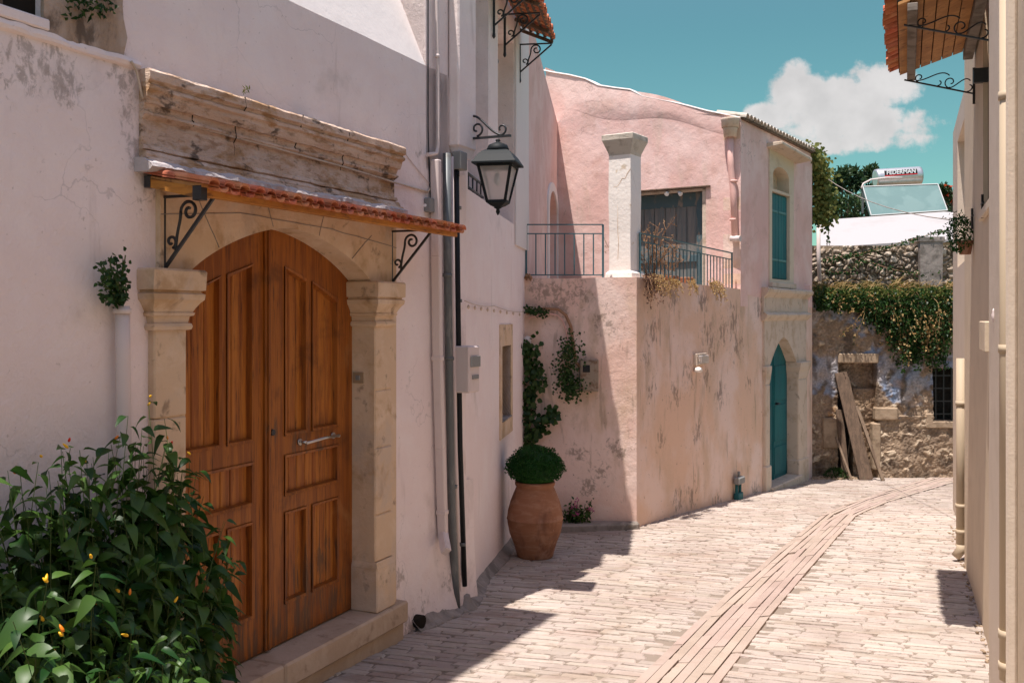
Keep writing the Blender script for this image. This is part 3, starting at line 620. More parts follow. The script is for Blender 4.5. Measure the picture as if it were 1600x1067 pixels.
for i in range(61):
    t = i/60; pA = PA.w(PA.s(640)+(sEnd-PA.s(640))*min(1, t*1.6), 0, .02) if t < .6 else PB.w((t-.6)/.4*2.9, 0, .0)
    nn = PA.n if t < .6 else PB.n; g = gz(pA.x, pA.y); wd = .07+.04*math.sin(min(1, t*1.4)*math.pi)+.035*noise.noise(Vector((t*9, 0, 1)))+.02*noise.noise(Vector((t*45, 0, 1)))
    rows.append([b.bm.verts.new((pA.x+nn[0]*q*wd, pA.y+nn[1]*q*wd, g+h+.015*noise.noise(Vector((t*30, q*3, 2))))) for q, h in ((-.3, .10), (.15, .08), (.6, .04), (1, .018), (1.15, -.02))])
for a, c in zip(rows, rows[1:]):
    for j in range(4): b.bm.faces.new((a[j], c[j], c[j+1], a[j+1]))
b.build('foundation_edge', CONC, hA)
b = MB(); z0 = PA.z(640, 375); b.pbox(PA, PA.s(700), sEnd-.002, PA.z(714, 234), zb+1.19, .001, .09, .012)
b.loft_rect(PA, PA.s(702), sEnd-.01, .0, .08, [(PA.z(714, 247), -.02), (PA.z(714, 233), .0)]); b.build('pipe_chase', CREAM if 0 else WHITE, hA)

# ---- door bell
b = MB(); a = sR; 
def rb(o0, o1, z0, z1, th):
    b.hexa([PA.w(a-th, z0, o0), PA.w(a, z0, o0), PA.w(a, z0, o1), PA.w(a-th, z0, o1), PA.w(a-th, z1, o0), PA.w(a, z1, o0), PA.w(a, z1, o1), PA.w(a-th, z1, o1)], .002)
rb(-.125, -.045, e-.435, e-.365, .01); t = thing('door_bell', 'small brass door bell plate on the right stone jamb of the wooden door', 'door bell', PA.w(a, e-.435, -.1)); b.build('plate', BRASS, t)
b = MB(); rb(-.1, -.07, e-.415, e-.385, .02); b.build('button', GREYBOX, t)

# ---- tiled awnings
def bracket(pl, s, z, drop, reach, m, root, r=.0105, flip=1):
    """vertical bar on the wall, rising diagonal, scrolls between"""
    n3 = Vector((pl.n[0], pl.n[1], 0)); u = Vector((0, 0, 1)); o = pl.w(s, z, .02); b = MB()
    b.bar(o, o-u*drop, .022, .012, (pl.d[0], pl.d[1], 0)); b.tube([o-u*drop, o-u*(drop+.03), o-u*(drop+.05)], [.013, .016, .004], 8)
    b.bar(o, o+n3*reach, .02, .012); b.bar(o-u*drop*.82, o+n3*reach-u*.012, .015, .012, (pl.d[0], pl.d[1], 0)); br = b.build('bracket', m, root)
    b = MB(); c1 = o+n3*reach*.52-u*drop*.17; c2 = o+n3*reach*.16-u*drop*.50; R1 = min(drop, reach)*.17; R2 = R1*.62
    b.tube(spiral(c1, n3, u, R1, R1*.25, math.pi, -math.pi*1.6, 26), r*.75, 6)
    b.tube(bez(c1-n3*R1, c1-n3*R1-u*R1*1.2, o+n3*reach*.27-u*drop*.35, o+n3*reach*.25-u*drop*.60), r*.75, 6)
    b.tube(spiral(c2, n3, u, R2, R2*.25, -math.pi*.4, math.pi*1.7, 22), r*.7, 6); b.build('scroll', m, br)
def tiles(b, pl, s0, s1, o0, z0, o1, z1, pitch=.115, amp=.026, th=.012, courses=2):
    """rows of overlapping half-round tiles running from (o0,z0) at the wall to (o1,z1) at the edge"""
    n = max(1, round((s1-s0)/pitch)); pt = (s1-s0)/n
    for c in range(courses):
        for k in range(n):
            for kind in (0, 1):
                sc = s0+pt*(k+.5+(.5 if kind else 0)); 
                if kind and k == n-1: continue
                f0, f1 = c/courses-(.04 if c else 0), (c+1)/courses; j = rnd(-.012, .012)
                oa, za = o0+(o1-o0)*f0, z0+(z1-z0)*f0+.012*(1-0); ob, zb2 = o0+(o1-o0)*f1+j, z0+(z1-z0)*f1+.016*(c < courses-1)*0
                seg = 6; A = []
                for i in range(seg+1):
                    an = math.pi*i/seg; w1 = pt*.32 if kind == 0 else pt*.30; dx = -math.cos(an)*w1
                    dz = math.sin(an)*amp*(1 if kind == 0 else -.75)+(0.010 if kind == 0 else -.002)
                    q = [pl.w(sc+dx, za+dz-.010, oa), pl.w(sc+dx*1.05, zb2+dz, ob)]
                    A.append([b.bm.verts.new(v) for v in q]+[b.bm.verts.new(v-Vector((0, 0, th))) for v in q])
                for a, c_ in zip(A, A[1:]):
                    for ff in ((a[0], c_[0], c_[1], a[1]), (a[2], a[3], c_[3], c_[2]), (a[1], c_[1], c_[3], a[3])): f = b.bm.faces.new(ff); f.smooth = False
AS0, AS1 = PA.s(226, .02), PA.s(716, .33)
t = thing('tiled_awning', 'long narrow red tiled awning on ochre timber above the arched wooden double door', 'awning', PA.w((AS0+AS1)/2, e+.5))
b = MB(); tiles(b, PA, AS0-.03, AS1+.02, .02, e+.652, .40, e+.582, .105, .021); b.build('roof_tiles', TERRA, t)
b = MB(); b.pbox(PA, AS0, AS1-.04, e+.533, e+.575, .31, .345, .003); b.pbox(PA, AS0, AS1-.04, e+.60, e+.635, .02, .05, .003); b.hexa([PA.w(AS0, e+.585, .05), PA.w(AS0+.04, e+.585, .05), PA.w(AS0+.04, e+.525, .32), PA.w(AS0, e+.525, .32), PA.w(AS0, e+.63, .05), PA.w(AS0+.04, e+.63, .05), PA.w(AS0+.04, e+.575, .32), PA.w(AS0, e+.575, .32)])
fb = b.build('fascia', OCHRE, t)
b = MB(); b.hexa([PA.w(AS0, e+.628, .02), PA.w(AS1-.04, e+.628, .02), PA.w(AS1-.04, e+.572, .35), PA.w(AS0, e+.572, .35), PA.w(AS0, e+.642, .02), PA.w(AS1-.04, e+.642, .02), PA.w(AS1-.04, e+.588, .35), PA.w(AS0, e+.588, .35)]); b.build('boarding', RAWW, t)
for px in (250, 607): bracket(PA, PA.s(px), e+.555, .42, .30, IRON, t)
b = MB()
b.pbox(PA, AS0-.004, AS0+.04, e+.515, e+.58, .300, .349, .002); b.pbox(PA, AS0-.004, AS0+.04, e+.585, e+.64, .018, .055, .002)
for _ in ():pass
split(b, 'strap', IRON, t)

# ---- pipes and boxes on the near house
def Pp(pl, pts, o): return [pl.P(x, y, o) for x, y in pts]
b = MB(); 
t = pipe('drainpipe', 'slim white pipe with elbow running down beside the pipe chase', 'pipe', Pp(PA, ((681, -60), (682, 0), (684, 110), (684, 228)), .03)+Pp(PA, ((682, 240), (668, 242)), .03), .014, PVC, clips=Pp(PA, ((683, 88),), .03))
# square downpipe
t = thing('drainpipe', 'white square rain downpipe ending in a short spout above the pavement', 'pipe', PA.P(690, 865, .05))
b = MB(); pts = Pp(PA, ((681, 250), (682, 400), (684, 560), (688, 700), (692, 838)), .05)
for p, q in zip(pts, pts[1:]): b.bar(p, q+Vector((0, 0, -.004)), .066, .05, (PA.d[0], PA.d[1], 0), .006)
b.build('pipe', PVC, t); b = MB(); b.bar(pts[-1]+Vector((0, 0, .02)), PA.w(PA.s(697, .14), PA.z(697, 862, .14), .14), .07, .055, (PA.d[0], PA.d[1], 0), .008); b.build('spout', PVC, t)
b = MB()
for y in (560, 800): p = PA.P(684 if y < 700 else 691, y, .05); b.bar(p-Vector((0, 0, .015)), p+Vector((0, 0, .015)), .076, .058, (PA.d[0], PA.d[1], 0), .003)
split(b, 'clip', PVC, t)
pipe('conduit', 'grey galvanised conduit pipe from the chase down to the ground', 'pipe', Pp(PA, ((698, 240), (699, 400), (702, 600), (706, 800), (711, 905), (714, 965)), .055), .03, GALV, clips=Pp(PA, ((699, 430), (702, 560), (707, 760)), .055))
pipe('conduit', 'slim white pipe squeezed between the grey and black conduits', 'pipe', Pp(PA, ((706, 245), (708, 500), (712, 720), (718, 940)), .05), .013, PVC)
pipe('conduit', 'black plastic conduit running down past the white meter box', 'pipe', Pp(PA, ((713, 243), (716, 500), (719, 700), (726, 915)), .06), .02, BLACKP, clips=Pp(PA, ((716, 325), (717, 470), (723, 850)), .06), clipm=GALV)
b = MB(); p = PA.P(728, 945, .07); p.z = gz(p.x, p.y); b.lathe(p, [(.10, -.03), (.085, .02), (.055, .06), (.035, .09), (.03, .11)], 12); tag(b.build('pipe_collar', CONC), 'rough mortar lump around the foot of the black conduit', 'pipe collar')
t = thing('electric_meter_box', 'white electric meter box fixed over the black conduit', 'meter box', PA.P(727, 612, .07))
b = MB(); a0, a1 = PA.s(714, .07), PA.s(731, .07); z0, z1 = PA.z(725, 612, .07), PA.z(725, 540, .07); b.pbox(PA, a0, a1, z0, z1, .03, .17, .01); b.build('case', PVC, t)
b = MB(); b.pbox(PA, a0+.02, a1-.01, z0+.19, z0+.27, .17, .182, .002); b.pbox(PA, a0+.05, a1-.03, z0+.10, z0+.13, .17, .179, .002); b.build('meter_window', GREYBOX, t)
t = thing('junction_box', 'grey junction box at the end of the wires beside the red awning', 'junction box', PA.P(672, 333))
b = MB(); b.pbox(PA, PA.s(662), PA.s(679), PA.z(670, 333), PA.z(670, 311), .002, .05, .006); b.build('case', GREYBOX, t)
b = MB(); b.tube([PA.P(664, 321, .05), PA.P(664, 321, .07)], .012); b.build('plug', WHM, t)
t = thing('junction_box', 'small grey switch box near the top of the black conduit', 'junction box', PA.P(716, 268, .06))
b = MB(); b.pbox(PA, PA.s(710, .06), PA.s(721, .06), PA.z(715, 266, .06), PA.z(715, 238, .06), .04, .11, .006); b.build('case', GREYBOX, t)
b = MB(); b.tube([PA.P(716, 268, .08), PA.P(716, 276, .08)], .01); b.build('gland', BLACKP, t)
def cable(label, pts, r=.004, m=PVC, sag=0):
    q = []
    for a, c in zip(pts, pts[1:]):
        for i in range(8):
            k = i/8; p = Vector(a).lerp(Vector(c), k); p.z -= sag*4*k*(1-k); q.append(p)
    q.append(Vector(pts[-1])); b = MB(); b.tube(q, r, 6); return tag(b.build('cable', m), label, 'cable')
cable('grey cable clipped along the limestone cornice over the door', Pp(PA, ((205, 96), (213, 110), (222, 150), (238, 180)), .03)+Pp(PA, ((300, 197), (420, 229), (540, 262), (612, 284)), .036)+Pp(PA, ((640, 292), (668, 300), (676, 290)), .01), .0065, WEATH)
cable('black vertical wire on the wall left of the slim white pipe', Pp(PA, ((669, -30), (669, 200), (670, 240), (672, 300), (673, 312)), .008), .004, BLACKP)
cable('thin pale wire crossing the wall from cornice end to junction box', Pp(PA, ((633, 240), (655, 268), (672, 288)), .006), .003)

# ================================================================== LANTERN
def lantern():
    a = PA.s(723); root = thing('wall_lantern', 'black four sided street lantern hanging from a scrolled iron arm on the white house', 'lantern', PA.w(a, e+1.0))
    n3 = Vector((PA.n[0], PA.n[1], 0)); u = Vector((0, 0, 1)); o = PA.w(a, PA.z(723, 218), .0); b = MB()
    b.bar(o, o+n3*.40, .022, .016); b.bar(o+u*.06, o-u*.06, .05, .012, (PA.d[0], PA.d[1], 0), .003)
    c1 = o+n3*.12+u*.07; b.tube(spiral(c1, n3, u, .055, .016, -math.pi*.5, math.pi*1.5, 24), .008, 6)
    c2 = o+n3*.325+u*.055; b.tube(spiral(c2, n3, u, .045, .014, -math.pi*.6, math.pi*1.2, 24), .008, 6)
    b.tube(bez(o+u*.13+n3*.03, o+n3*.12+u*.26, o+n3*.2+u*.03, o+n3*.33+u*.008, 18), .009, 6); arm = b.build('arm', IRON, root)
    c = o+n3*.295; top = c.z-.02; cx, cy = c.x, c.y; rot = math.atan2(PA.n[1], PA.n[0])+math.pi/4+R(12); q = math.sqrt(2)
    b = MB(); b.lathe((cx, cy, top), [(.012, 0), (.02, -.01), (.012, -.02), (.03, -.028), (.07, -.045), (.085, -.075), (.082, -.09)], 24)
    b.lathe((cx, cy, top), [(.078*q, -.088), (.10*q, -.098), (.128*q, -.128), (.165*q, -.185), (.165*q, -.197), (.14*q, -.20)], 4, rot=rot, smooth=False); b.build('cap', LANT, root)
    b = MB(); zt, zbm, rt, rbm = top-.2, top-.47, .125*q, .068*q
    for k in range(4):
        an = rot+k*math.pi/2; b.bar((cx+math.cos(an)*rt, cy+math.sin(an)*rt, zt), (cx+math.cos(an)*rbm, cy+math.sin(an)*rbm, zbm), .016)
        an2 = an+math.pi/2
        b.bar((cx+math.cos(an)*rt, cy+math.sin(an)*rt, zt-.006), (cx+math.cos(an2)*rt, cy+math.sin(an2)*rt, zt-.006), .018)
        b.bar((cx+math.cos(an)*rbm, cy+math.sin(an)*rbm, zbm), (cx+math.cos(an2)*rbm, cy+math.sin(an2)*rbm, zbm), .018)
    b.lathe((cx, cy, zbm), [(rbm*1.12, .006), (rbm*1.12, -.008), (rbm*.7, -.03), (rbm*.4, -.04)], 4, rot=rot, smooth=False)
    b.lathe((cx, cy, zbm), [(.025, -.035), (.03, -.045), (.012, -.055), (.016, -.075), (.004, -.10)], 12); b.build('frame', LANT, root)
    for k in range(4):
        b = MB(); a1, a2 = rot+k*math.pi/2, rot+(k+1)*math.pi/2; s_ = .965
        p = [(cx+math.cos(q1)*r*s_, cy+math.sin(q1)*r*s_, z) for q1, r, z in ((a1, rt, zt), (a2, rt, zt), (a2, rbm, zbm), (a1, rbm, zbm))]
        b.quad(*p); b.build('glass_pane', GLASS, root)
    b = MB(); b.tube([(cx, cy, zt), (cx, cy, zt-.06)], .014); b.lathe((cx, cy, zt-.15), [(.006, 0), (.024, .02), (.028, .05), (.016, .09)], 14); b.build('bulb', WHM, root)
lantern()

# ================================================================== SECOND WHITE HOUSE (loggia)
BE = 3.72
hB = thing('white_house', 'tall white house with deep loggia openings between the lantern and the pink terrace', 'house', PB.w(1.5, PB.gz(1.5)))
zo = e+.98; o1a, o1b = PB.s(731), PB.s(763); o2a, o2b = PB.s(778), PB.s(803); ztop = e+3.0; zo2 = e+2.80
nc = rect(PB.s(783), PB.s(797), PB.z(790, 655), PB.z(790, 540))
b = MB(); b.panel(PB, wob([(.0, PB.gz(0)-.1), (BE, PB.gz(BE)-.1), (BE, e+4.0), (0, e+4.0)], .3, .004, 3), [rect(o1a, o1b, zo, e+3.25), rect(o2a, o2b, zo-.04, zo2), nc], 0, .42, True); b.build('wall', WHITE, hB)
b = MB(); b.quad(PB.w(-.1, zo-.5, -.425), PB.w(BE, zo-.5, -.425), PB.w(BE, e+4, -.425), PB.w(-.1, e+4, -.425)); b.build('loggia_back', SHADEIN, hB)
b = MB(); b.pbox(PB, .0, BE-.002, PB.gz(BE)-.3, e+4.0, -3, -.43, 0); b.build('house_body', WHITE, hB)
b = MB(); b.pbox(PB, nc[0][0]-.06, nc[1][0]+.06, nc[0][1]-.10, nc[2][1]+.14, -.41, -.30, 0); nb = b.build('niche_window', DARKIN, hB)
b = MB(); b.panel(PB, wob(rect(PB.s(780), PB.s(799.5), PB.z(790, 680), PB.z(790, 507)), .1, .006, 4), [nc], .012, .10); b.build('stone_frame', STONE, nb)
b = MB(); b.pbox(PB, nc[0][0], nc[1][0], nc[0][1]-.004, nc[0][1]+.012, -.3, .02); b.build('sill', CONC, nb)
for (a, z) in ((o1a, PB.z(740, 45, -.1)), (o2a, PB.z(783, 114, -.1))):
    t = thing('wall_spotlight', 'black spotlight fixed inside the %s loggia opening of the white house' % ('nearer' if a == o1a else 'farther'), 'spotlight', PB.w(a, z, -.1), 'spotlights in the loggia')
    b = MB(); b.pbox(PB, a, a+.03, z-.05, z+.05, -.14, -.06); b.build('mount', IRON, t)
    b = MB(); b.tube([PB.w(a+.03, z, -.1), PB.w(a+.36, z, -.1)], .035, 14); b.tube([PB.w(a+.34, z, -.1), PB.w(a+.40, z, -.1)], .045, 14); b.build('lamp_body', IRON, t)
b = MB(); b.tube([PB.w(o1a, zo+.05, -.05), PB.w(o1b, zo+.05, -.05)], .012, 8); b.tube([PB.w(o1a, zo+.16, -.05), PB.w(o1b, zo+.16, -.05)], .012, 8)
for k in range(5): a = o1a+(o1b-o1a)*(k+.5)/5; b.tube([PB.w(a, zo, -.05), PB.w(a, zo+.16, -.05)], .007, 6)
tag(b.build('window_guard', IRON), 'low black iron guard rail in the loggia opening behind the lantern', 'guard rail')
# tiled awning B
a0, a1 = PB.s(783), 3.02
t = thing('tiled_awning', 'small red tiled awning on iron brackets high on the white loggia house', 'awning', PB.w((a0+a1)/2, e+2.9))
oA = .40
b = MB(); tiles(b, PB, a0-1.0, a1, .02, e+3.10, oA, e+2.94, .11, .03, .014); b.build('roof_tiles', TERRA, t)
b = MB()
for k in range(5): o = .06+.075*k; z = e+3.07-(o-.02)*.42; b.bar(PB.w(a0-1.0, z, o), PB.w(a1-.02, z, o), .03, .02)
split(b, 'batten', OLDW, t)
b = MB()
for a in (a0-.8, a0-.1, a1-.45, a1-.06): b.bar(PB.w(a, e+3.03, .02), PB.w(a, e+2.885, oA-.03), .035, .03)
split(b, 'rafter', OLDW, t)
for a in (a0-.55, a0+.1, a1-.08): bracket(PB, a, e+2.87, .36, oA-.06, IRON, t)
bl = cable('sagging string of small bulbs across the white wall above the niche window', [PB.P(726, 470, .02), PB.P(772, 478, .02), PB.P(818, 487, .02)], .004, WEATH, .02)
b = MB()
for k in range(9):
    p = PB.P(732+k*10, 473+k*1.7, .02); b.lathe(p-Vector((0, 0, .03)), [(.002, -.02), (.01, -.008), (.01, .004), (.005, .014)], 8)
split(b, 'bulb', WEATH, bl)

# ================================================================== PINK HOUSE
TZ = PF.z(990, 433)                                  # parapet top
SUP = PS.s(1157); SEND = PS.s(1269)
hP = thing('pink_house', 'weathered pink house on the bend with terrace, teal shutters and pointed teal door', 'house', PS.w(1.5, PS.gz(1.5)))
FW = 1.25
b = MB(); FS0 = -.03
pk = ([((.77, .60, .53), 1.1, .42, .6, .85, O1), ((.60, .43, .31), 1.7, .48, .66, .7, (1, 1, .5)), ((.42, .31, .22), 3.3, .56, .68, .5, (1, 1, .35)), ((.30, .22, .16), 7, .58, .67, .5, (1, 1, .15)), ((.18, .13, .10), 26, .64, .70, .75, O1)], [(1.5, .45, .06, O1), (8, .5, .015, O1), (50, .5, .005, O1)])
PKF = surf('front_pink_plaster', (.73, .50, .415), *pk, spots=[rel(PF, *q, hP) for q in ((905, 710, .22), (940, 735, .24), (965, 700, .2), (850, 455, .35), (900, 460, .3), (945, 500, .25), (870, 480, .3), (920, 760, .2))], spot_scale=17, spot_col=(.2, .155, .12), spot_st=(1, 1, .9), spot_amt=.65)
PKS = surf('side_pink_plaster', (.71, .49, .365), *pk, spots=[rel(PS, *q, hP) for q in ((1108, 535, .45), (1128, 520, .4), (1145, 500, .45), (1152, 540, .4), (1105, 590, .25), (1016, 610, .22), (1032, 690, .22), (1055, 615, .3), (1075, 590, .3), (1125, 615, .32), (1090, 675, .25), (1080, 775, .32), (1060, 785, .3), (1010, 560, .2), (1170, 600, .2), (1180, 770, .3), (1120, 790, .3), (1185, 480, .3), (1050, 460, .35), (1100, 470, .35), (1020, 520, .3))], spot_scale=15, spot_st=(1, 1, .5), spot_amt=.62)
b.panel(PF, wob([(FS0, -.9), (FW, PF.gz(FW)-.2), (FW, TZ), (FS0, TZ-.02)], .15, .008, 7, skip=(1, 3)), o=0, thick=.25); b.build('terrace_front_wall', PKF, hP)
SD0, SD1 = PS.s(1198.5), PS.s(1243); zd0 = PS.gz((SD0+SD1)/2)+.10; zspr = PS.z(1225, 572); zapex = PS.z(1222, 526)
SW0, SW1 = PS.s(1204.5), PS.s(1232); zw0, zw1 = PS.z(1218, 437), PS.z(1218, 303)
zn0, zn1 = PS.z(1218, 299), PS.z(1218, 262)
eav = lambda a: PS.z(1160, 186)+(PS.z(1270, 240)-PS.z(1160, 186))*(a-PS.s(1160))/(PS.s(1270)-PS.s(1160))
hol = rect(SD0-.05, SD1+.05, PS.gz((SD0+SD1)/2)-.12, zapex+.1)
hol2 = rect(SW0-.03, SW1+.03, zw0-.03, zn1+.05)
out = [(0, PS.gz(0)-.2), (SEND, PS.gz(SEND)-.4), (SEND-.02, eav(SEND)), (SUP, eav(SUP)), (SUP, TZ-.06), (0, TZ)]
b = MB(); b.panel(PS, wob(out, .12, .010, 11, skip=(0,)), [hol, hol2], 0, .25); b.build('side_wall', PKS, hP)
# the upper storey is painted a cleaner pink: a thin coat over the same wall
b = MB(); b.panel(PS, wob([(SUP+.004, TZ-.12), (SEND-.01, TZ-.3), (SEND-.025, eav(SEND)-.01), (SUP+.004, eav(SUP)-.01)], .12, .012, 13, skip=(1, 3)), [rect(SW0-.03, SW1+.03, zw0-.05, zn1+.05)], .004, .02); b.build('upper_coat', PINK, hP)
# end walls closing the block
b = MB(); p0, p1 = PS.w(SEND, 0), PS.w(SEND, 0, -5)
b.quad((p0.x, p0.y, -1.5), (p1.x, p1.y, -1.5), (p1.x, p1.y, eav(SEND)+1), (p0.x, p0.y, eav(SEND))); b.build('end_wall', PINK, hP)
# terrace slab
b = MB(); c = [Vector((.1, 11.2, TZ-.16)), Vector((1.45, 11.2, TZ-.16)), PS.w(SUP+.1, TZ-.16, -.1), Vector((.9, 15.9, TZ-.16)), Vector((.0, 15.0, TZ-.16))]
b.bm.faces.new([b.bm.verts.new(v) for v in c]); b.build('terrace_floor', CONC, hP)
# upper front wall, its wavy roofline read from the photo
UL = (PU.w(0, 0)-PU.w(0, 0)).length
top = [PU.pix(x, y) for x, y in ((1157, 187), (1135, 180), (1105, 174), (1075, 166), (1050, 160), (1025, 155), (1005, 151), (985, 141), (960, 138), (935, 134), (915, 124), (890, 118), (865, 114), (850, 111))]
top[0] = (2.966, eav(SUP))
d0, d1 = PU.s(1003), PU.s(1103); dz1 = PU.z(1060, 296)
b = MB(); b.panel(PU, [(-.2, TZ-.3), (2.966, TZ-.3)]+top+[(-.2, top[-1][1]+.05)], [rect(d0-.25, d1, TZ-.17, dz1)], 0, .28)
b.build('upper_front_wall', PINK, hP)
b = MB()                                              # plaster swelling under the roofline
n1 = 44; pr = []
for i in range(n1+1):
    t_ = i/n1; px = 900+(1150-900)*t_; yt = 122+62*t_+4*math.sin(t_*9)
    a, zt = PU.pix(px, yt); dpt = 36-26*t_
    a, zb3 = PU.pix(px, yt+dpt+14+4*math.sin(t_*7)); hgt = .024*math.sin(math.pi*min(1, t_*1.02))**.6*(1-.45*t_)
    pr.append([b.bm.verts.new(PU.w(a, zt+(zb3-zt)*k, .002+hgt*q)) for k, q in ((-.02, .55), (.15, .85), (.4, 1), (.65, .93), (.85, .55), (1, -.03))])
for a, c in zip(pr, pr[1:]):
    for j in range(5): f = b.bm.faces.new((a[j], c[j], c[j+1], a[j+1])); f.smooth = True
b.build('plaster_swelling', PINK, hP)
b = MB()                                              # whitewashed coping
pts = [(a, z) for a, z in top]
for (a, z), (c, d) in zip(pts, pts[1:]):
    b.hexa([PU.w(c, d-.0, -.3), PU.w(a, z-.0, -.3), PU.w(a, z-.0, .02), PU.w(c, d-.0, .02), PU.w(c, d+.022, -.3), PU.w(a, z+.022, -.3), PU.w(a, z+.018, .012), PU.w(c, d+.018, .012)])
b.build('coping', WHITEB, hP)
# left flank above the terrace with arched opening
fl = [(Y_, z_) for Y_, z_ in ((0, e+3.56), (1.2, e+3.42), (2.2, e+3.27), (3.2, e+3.15), (4.5, e+3.0))]
aa, ab = P2.s(857), P2.s(870); za_ = P2.z(864, 300)
ar = [(aa, TZ-.15), (aa, za_-.35)]+[((aa+ab)/2-(ab-aa)/2*math.cos(math.pi*i/14), za_-.35+.35*math.sin(math.pi*i/14)) for i in range(1, 14)]+[(ab, za_-.35), (ab, TZ-.15)]
b = MB(); b.panel(P2, [(0, TZ-.3), (aa, TZ-.3)]+ar[:1]+ar[1:-1]+ar[-1:]+[(ab, TZ-.3), (4.45, TZ-.3), (4.45, e+3.0)]+[q for q in reversed(fl[:-1])], o=.0, thick=.22, back=True)
b.build('flank_wall', PINK, hP)
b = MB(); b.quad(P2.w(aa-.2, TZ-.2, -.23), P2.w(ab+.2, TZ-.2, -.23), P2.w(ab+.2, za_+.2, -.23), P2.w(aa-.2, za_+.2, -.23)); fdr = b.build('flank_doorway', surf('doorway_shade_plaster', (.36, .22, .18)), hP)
b = MB(); oo = [((p[0]-(aa+ab)/2)*1.28+(aa+ab)/2, p[1]+(.12 if i not in (0, len(ar)-1) else 0)) for i, p in enumerate(ar)]
for i in range(len(ar)-1): b.hexa([P2.w(*ar[i], 0), P2.w(*ar[i+1], 0), P2.w(*ar[i+1], .02), P2.w(*ar[i], .02), P2.w(*oo[i], 0), P2.w(*oo[i+1], 0), P2.w(*oo[i+1], .02), P2.w(*oo[i], .02)])
b.build('arch_band', WHITEB, fdr)
# loggia house corner: brighter plaster strip painted in for the stronger light
b = MB(); b.pbox(PB, PB.s(804), BE-.001, zo-.25, e+4.0, .0015, .02, .004); b.build('lit_corner_strip', WHITEB, hB)
# terrace door
b = MB(); 
b.quad(PU.w(d0-.3, TZ-.2, -.2), PU.w(d1+.02, TZ-.2, -.2), PU.w(d1+.02, dz1+.02, -.2), PU.w(d0-.3, dz1+.02, -.2)); td = b.build('terrace_door', GREYW, hP)
b = MB()
for k in range(7): a = d0-.22+(d1-d0+.2)*k/7; b.pbox(PU, a+.004, a+(d1-d0+.2)/7-.004, TZ-.16, dz1-.22, -.195, -.17-rnd(0, .006), .004)
split(b, 'plank', GREYW, td)
b = MB(); b.pbox(PU, d0-.25, d1, dz1-.24, dz1-.04, -.195, -.165, .004); b.pbox(PU, d0-.25, d0-.1, TZ-.16, dz1-.05, -.165, -.14, .004); b.pbox(PU, d1-.20, d1-.07, TZ-.16, dz1-.05, -.165, -.14, .004); b.pbox(PU, d0-.1, d1-.2, TZ+.35, TZ+.45, -.165, -.145, .004)
b.build('door_frame', surf('peeling_blue_paint', (.075, .12, .135), [((.26, .21, .17), 9, .52, .62, .8, (1, 1, .4))]), td)
b = MB(); b.pbox(PU, d1-.065, d1, TZ-.16, dz1, -.16, -.02, .004); b.pbox(PU, d0-.25, d1, dz1-.035, dz1-.001, -.16, -.02, .004); b.build('outer_frame', WEATH, td)
b = MB(); b.pbox(PU, d0-.3, d1+.07, dz1, dz1+.022, -.1, .05, .004); b.build('lintel_board', OLDW, td)
t = thing('floodlight', 'twin white spot lamps under the lintel of the grey terrace door', 'spotlight', PU.P(1050, 305, .0))
for px, sg in ((1044, -1), (1060, 1)):
    p = PU.P(px, 300, -.03); b = MB(); b.tube([p, p+Vector((.03*sg, -.04, -.04))], [.02, .034], 12); b.build('lamp', WHM, t)
# downpipe with hopper
t = thing('drainpipe', 'pink painted downpipe with hopper head on the corner of the pink house', 'pipe', PU.P(1150, 375, .07))
ho = PU.P(1141, 200, .1)
b = MB(); b.lathe(ho, [(.12, -.0), (.125, .10), (.135, .12), (.125, .13)], 18); b.lathe(ho, [(.085, -.13), (.10, -.02), (.11, .0)], 18); b.build('hopper', WEATH, t)
b = MB(); b.tube([ho+Vector((0, 0, -.12)), PU.P(1142, 260, .07), PU.P(1146, 300, .06), PU.P(1148, 368, .06)], .045, 12); pp = b.build('pipe', PVCP, t)
b = MB(); b.tube([PU.P(1142, 373, .07), PU.P(1157, 373, .09)], .042, 12); b.build('outlet', PVC, pp)
b = MB()
for y in (285, 345): p = PU.P(1146, y, .06); b.tube([p, p+Vector((0, 0, .03))], .055, 12)
split(b, 'collar', PVCP, pp)
# eaves tiles
t = thing('eaves_tiles', 'row of pale scalloped eaves tiles along the roof edge of the pink house', 'roof tiles', PS.w(SUP+1, eav(SUP+1)))
b = MB(); n = 24; pt = (SEND-SUP+.05)/n
for k in range(n):
    sc = SUP-.02+pt*(k+.5); zc = eav(sc)+.01; A = []
    for i in range(7):
        an = math.pi*i/6; q = [PS.w(sc-math.cos(an)*pt*.5, zc+math.sin(an)*.055, .09+rnd(-.004, .004)), PS.w(sc-math.cos(an)*pt*.42, zc+.10+math.sin(an)*.05, -.35)]
        A.append([b.bm.verts.new(v) for v in q]+[b.bm.verts.new(v-Vector((0, 0, .014))) for v in q])
    for a, c in zip(A, A[1:]):
        for ff in ((a[0], c[0], c[1], a[1]), (a[2], a[3], c[3], c[2]), (a[0], a[2], c[2], c[0])): b.bm.faces.new(ff)
b.build('tile_row', GREYT, t)
b = MB(); b.pbox(PS, SUP, SEND, eav(SUP)-.02, eav(SUP)+.012, -.3, .05, .004, eav(SEND)-.02, eav(SEND)+.012); b.build('eaves_board', OLDW, t)
b = MB(); p = [PS.w(SUP-.02, eav(SUP)+.04, .0), PS.w(SEND, eav(SEND)+.04, 0), PS.w(SEND, eav(SEND)+.45, -3), PS.w(SUP, eav(SUP)+.45, -3)]; b.quad(*p); b.build('roof', GREYT, hP)
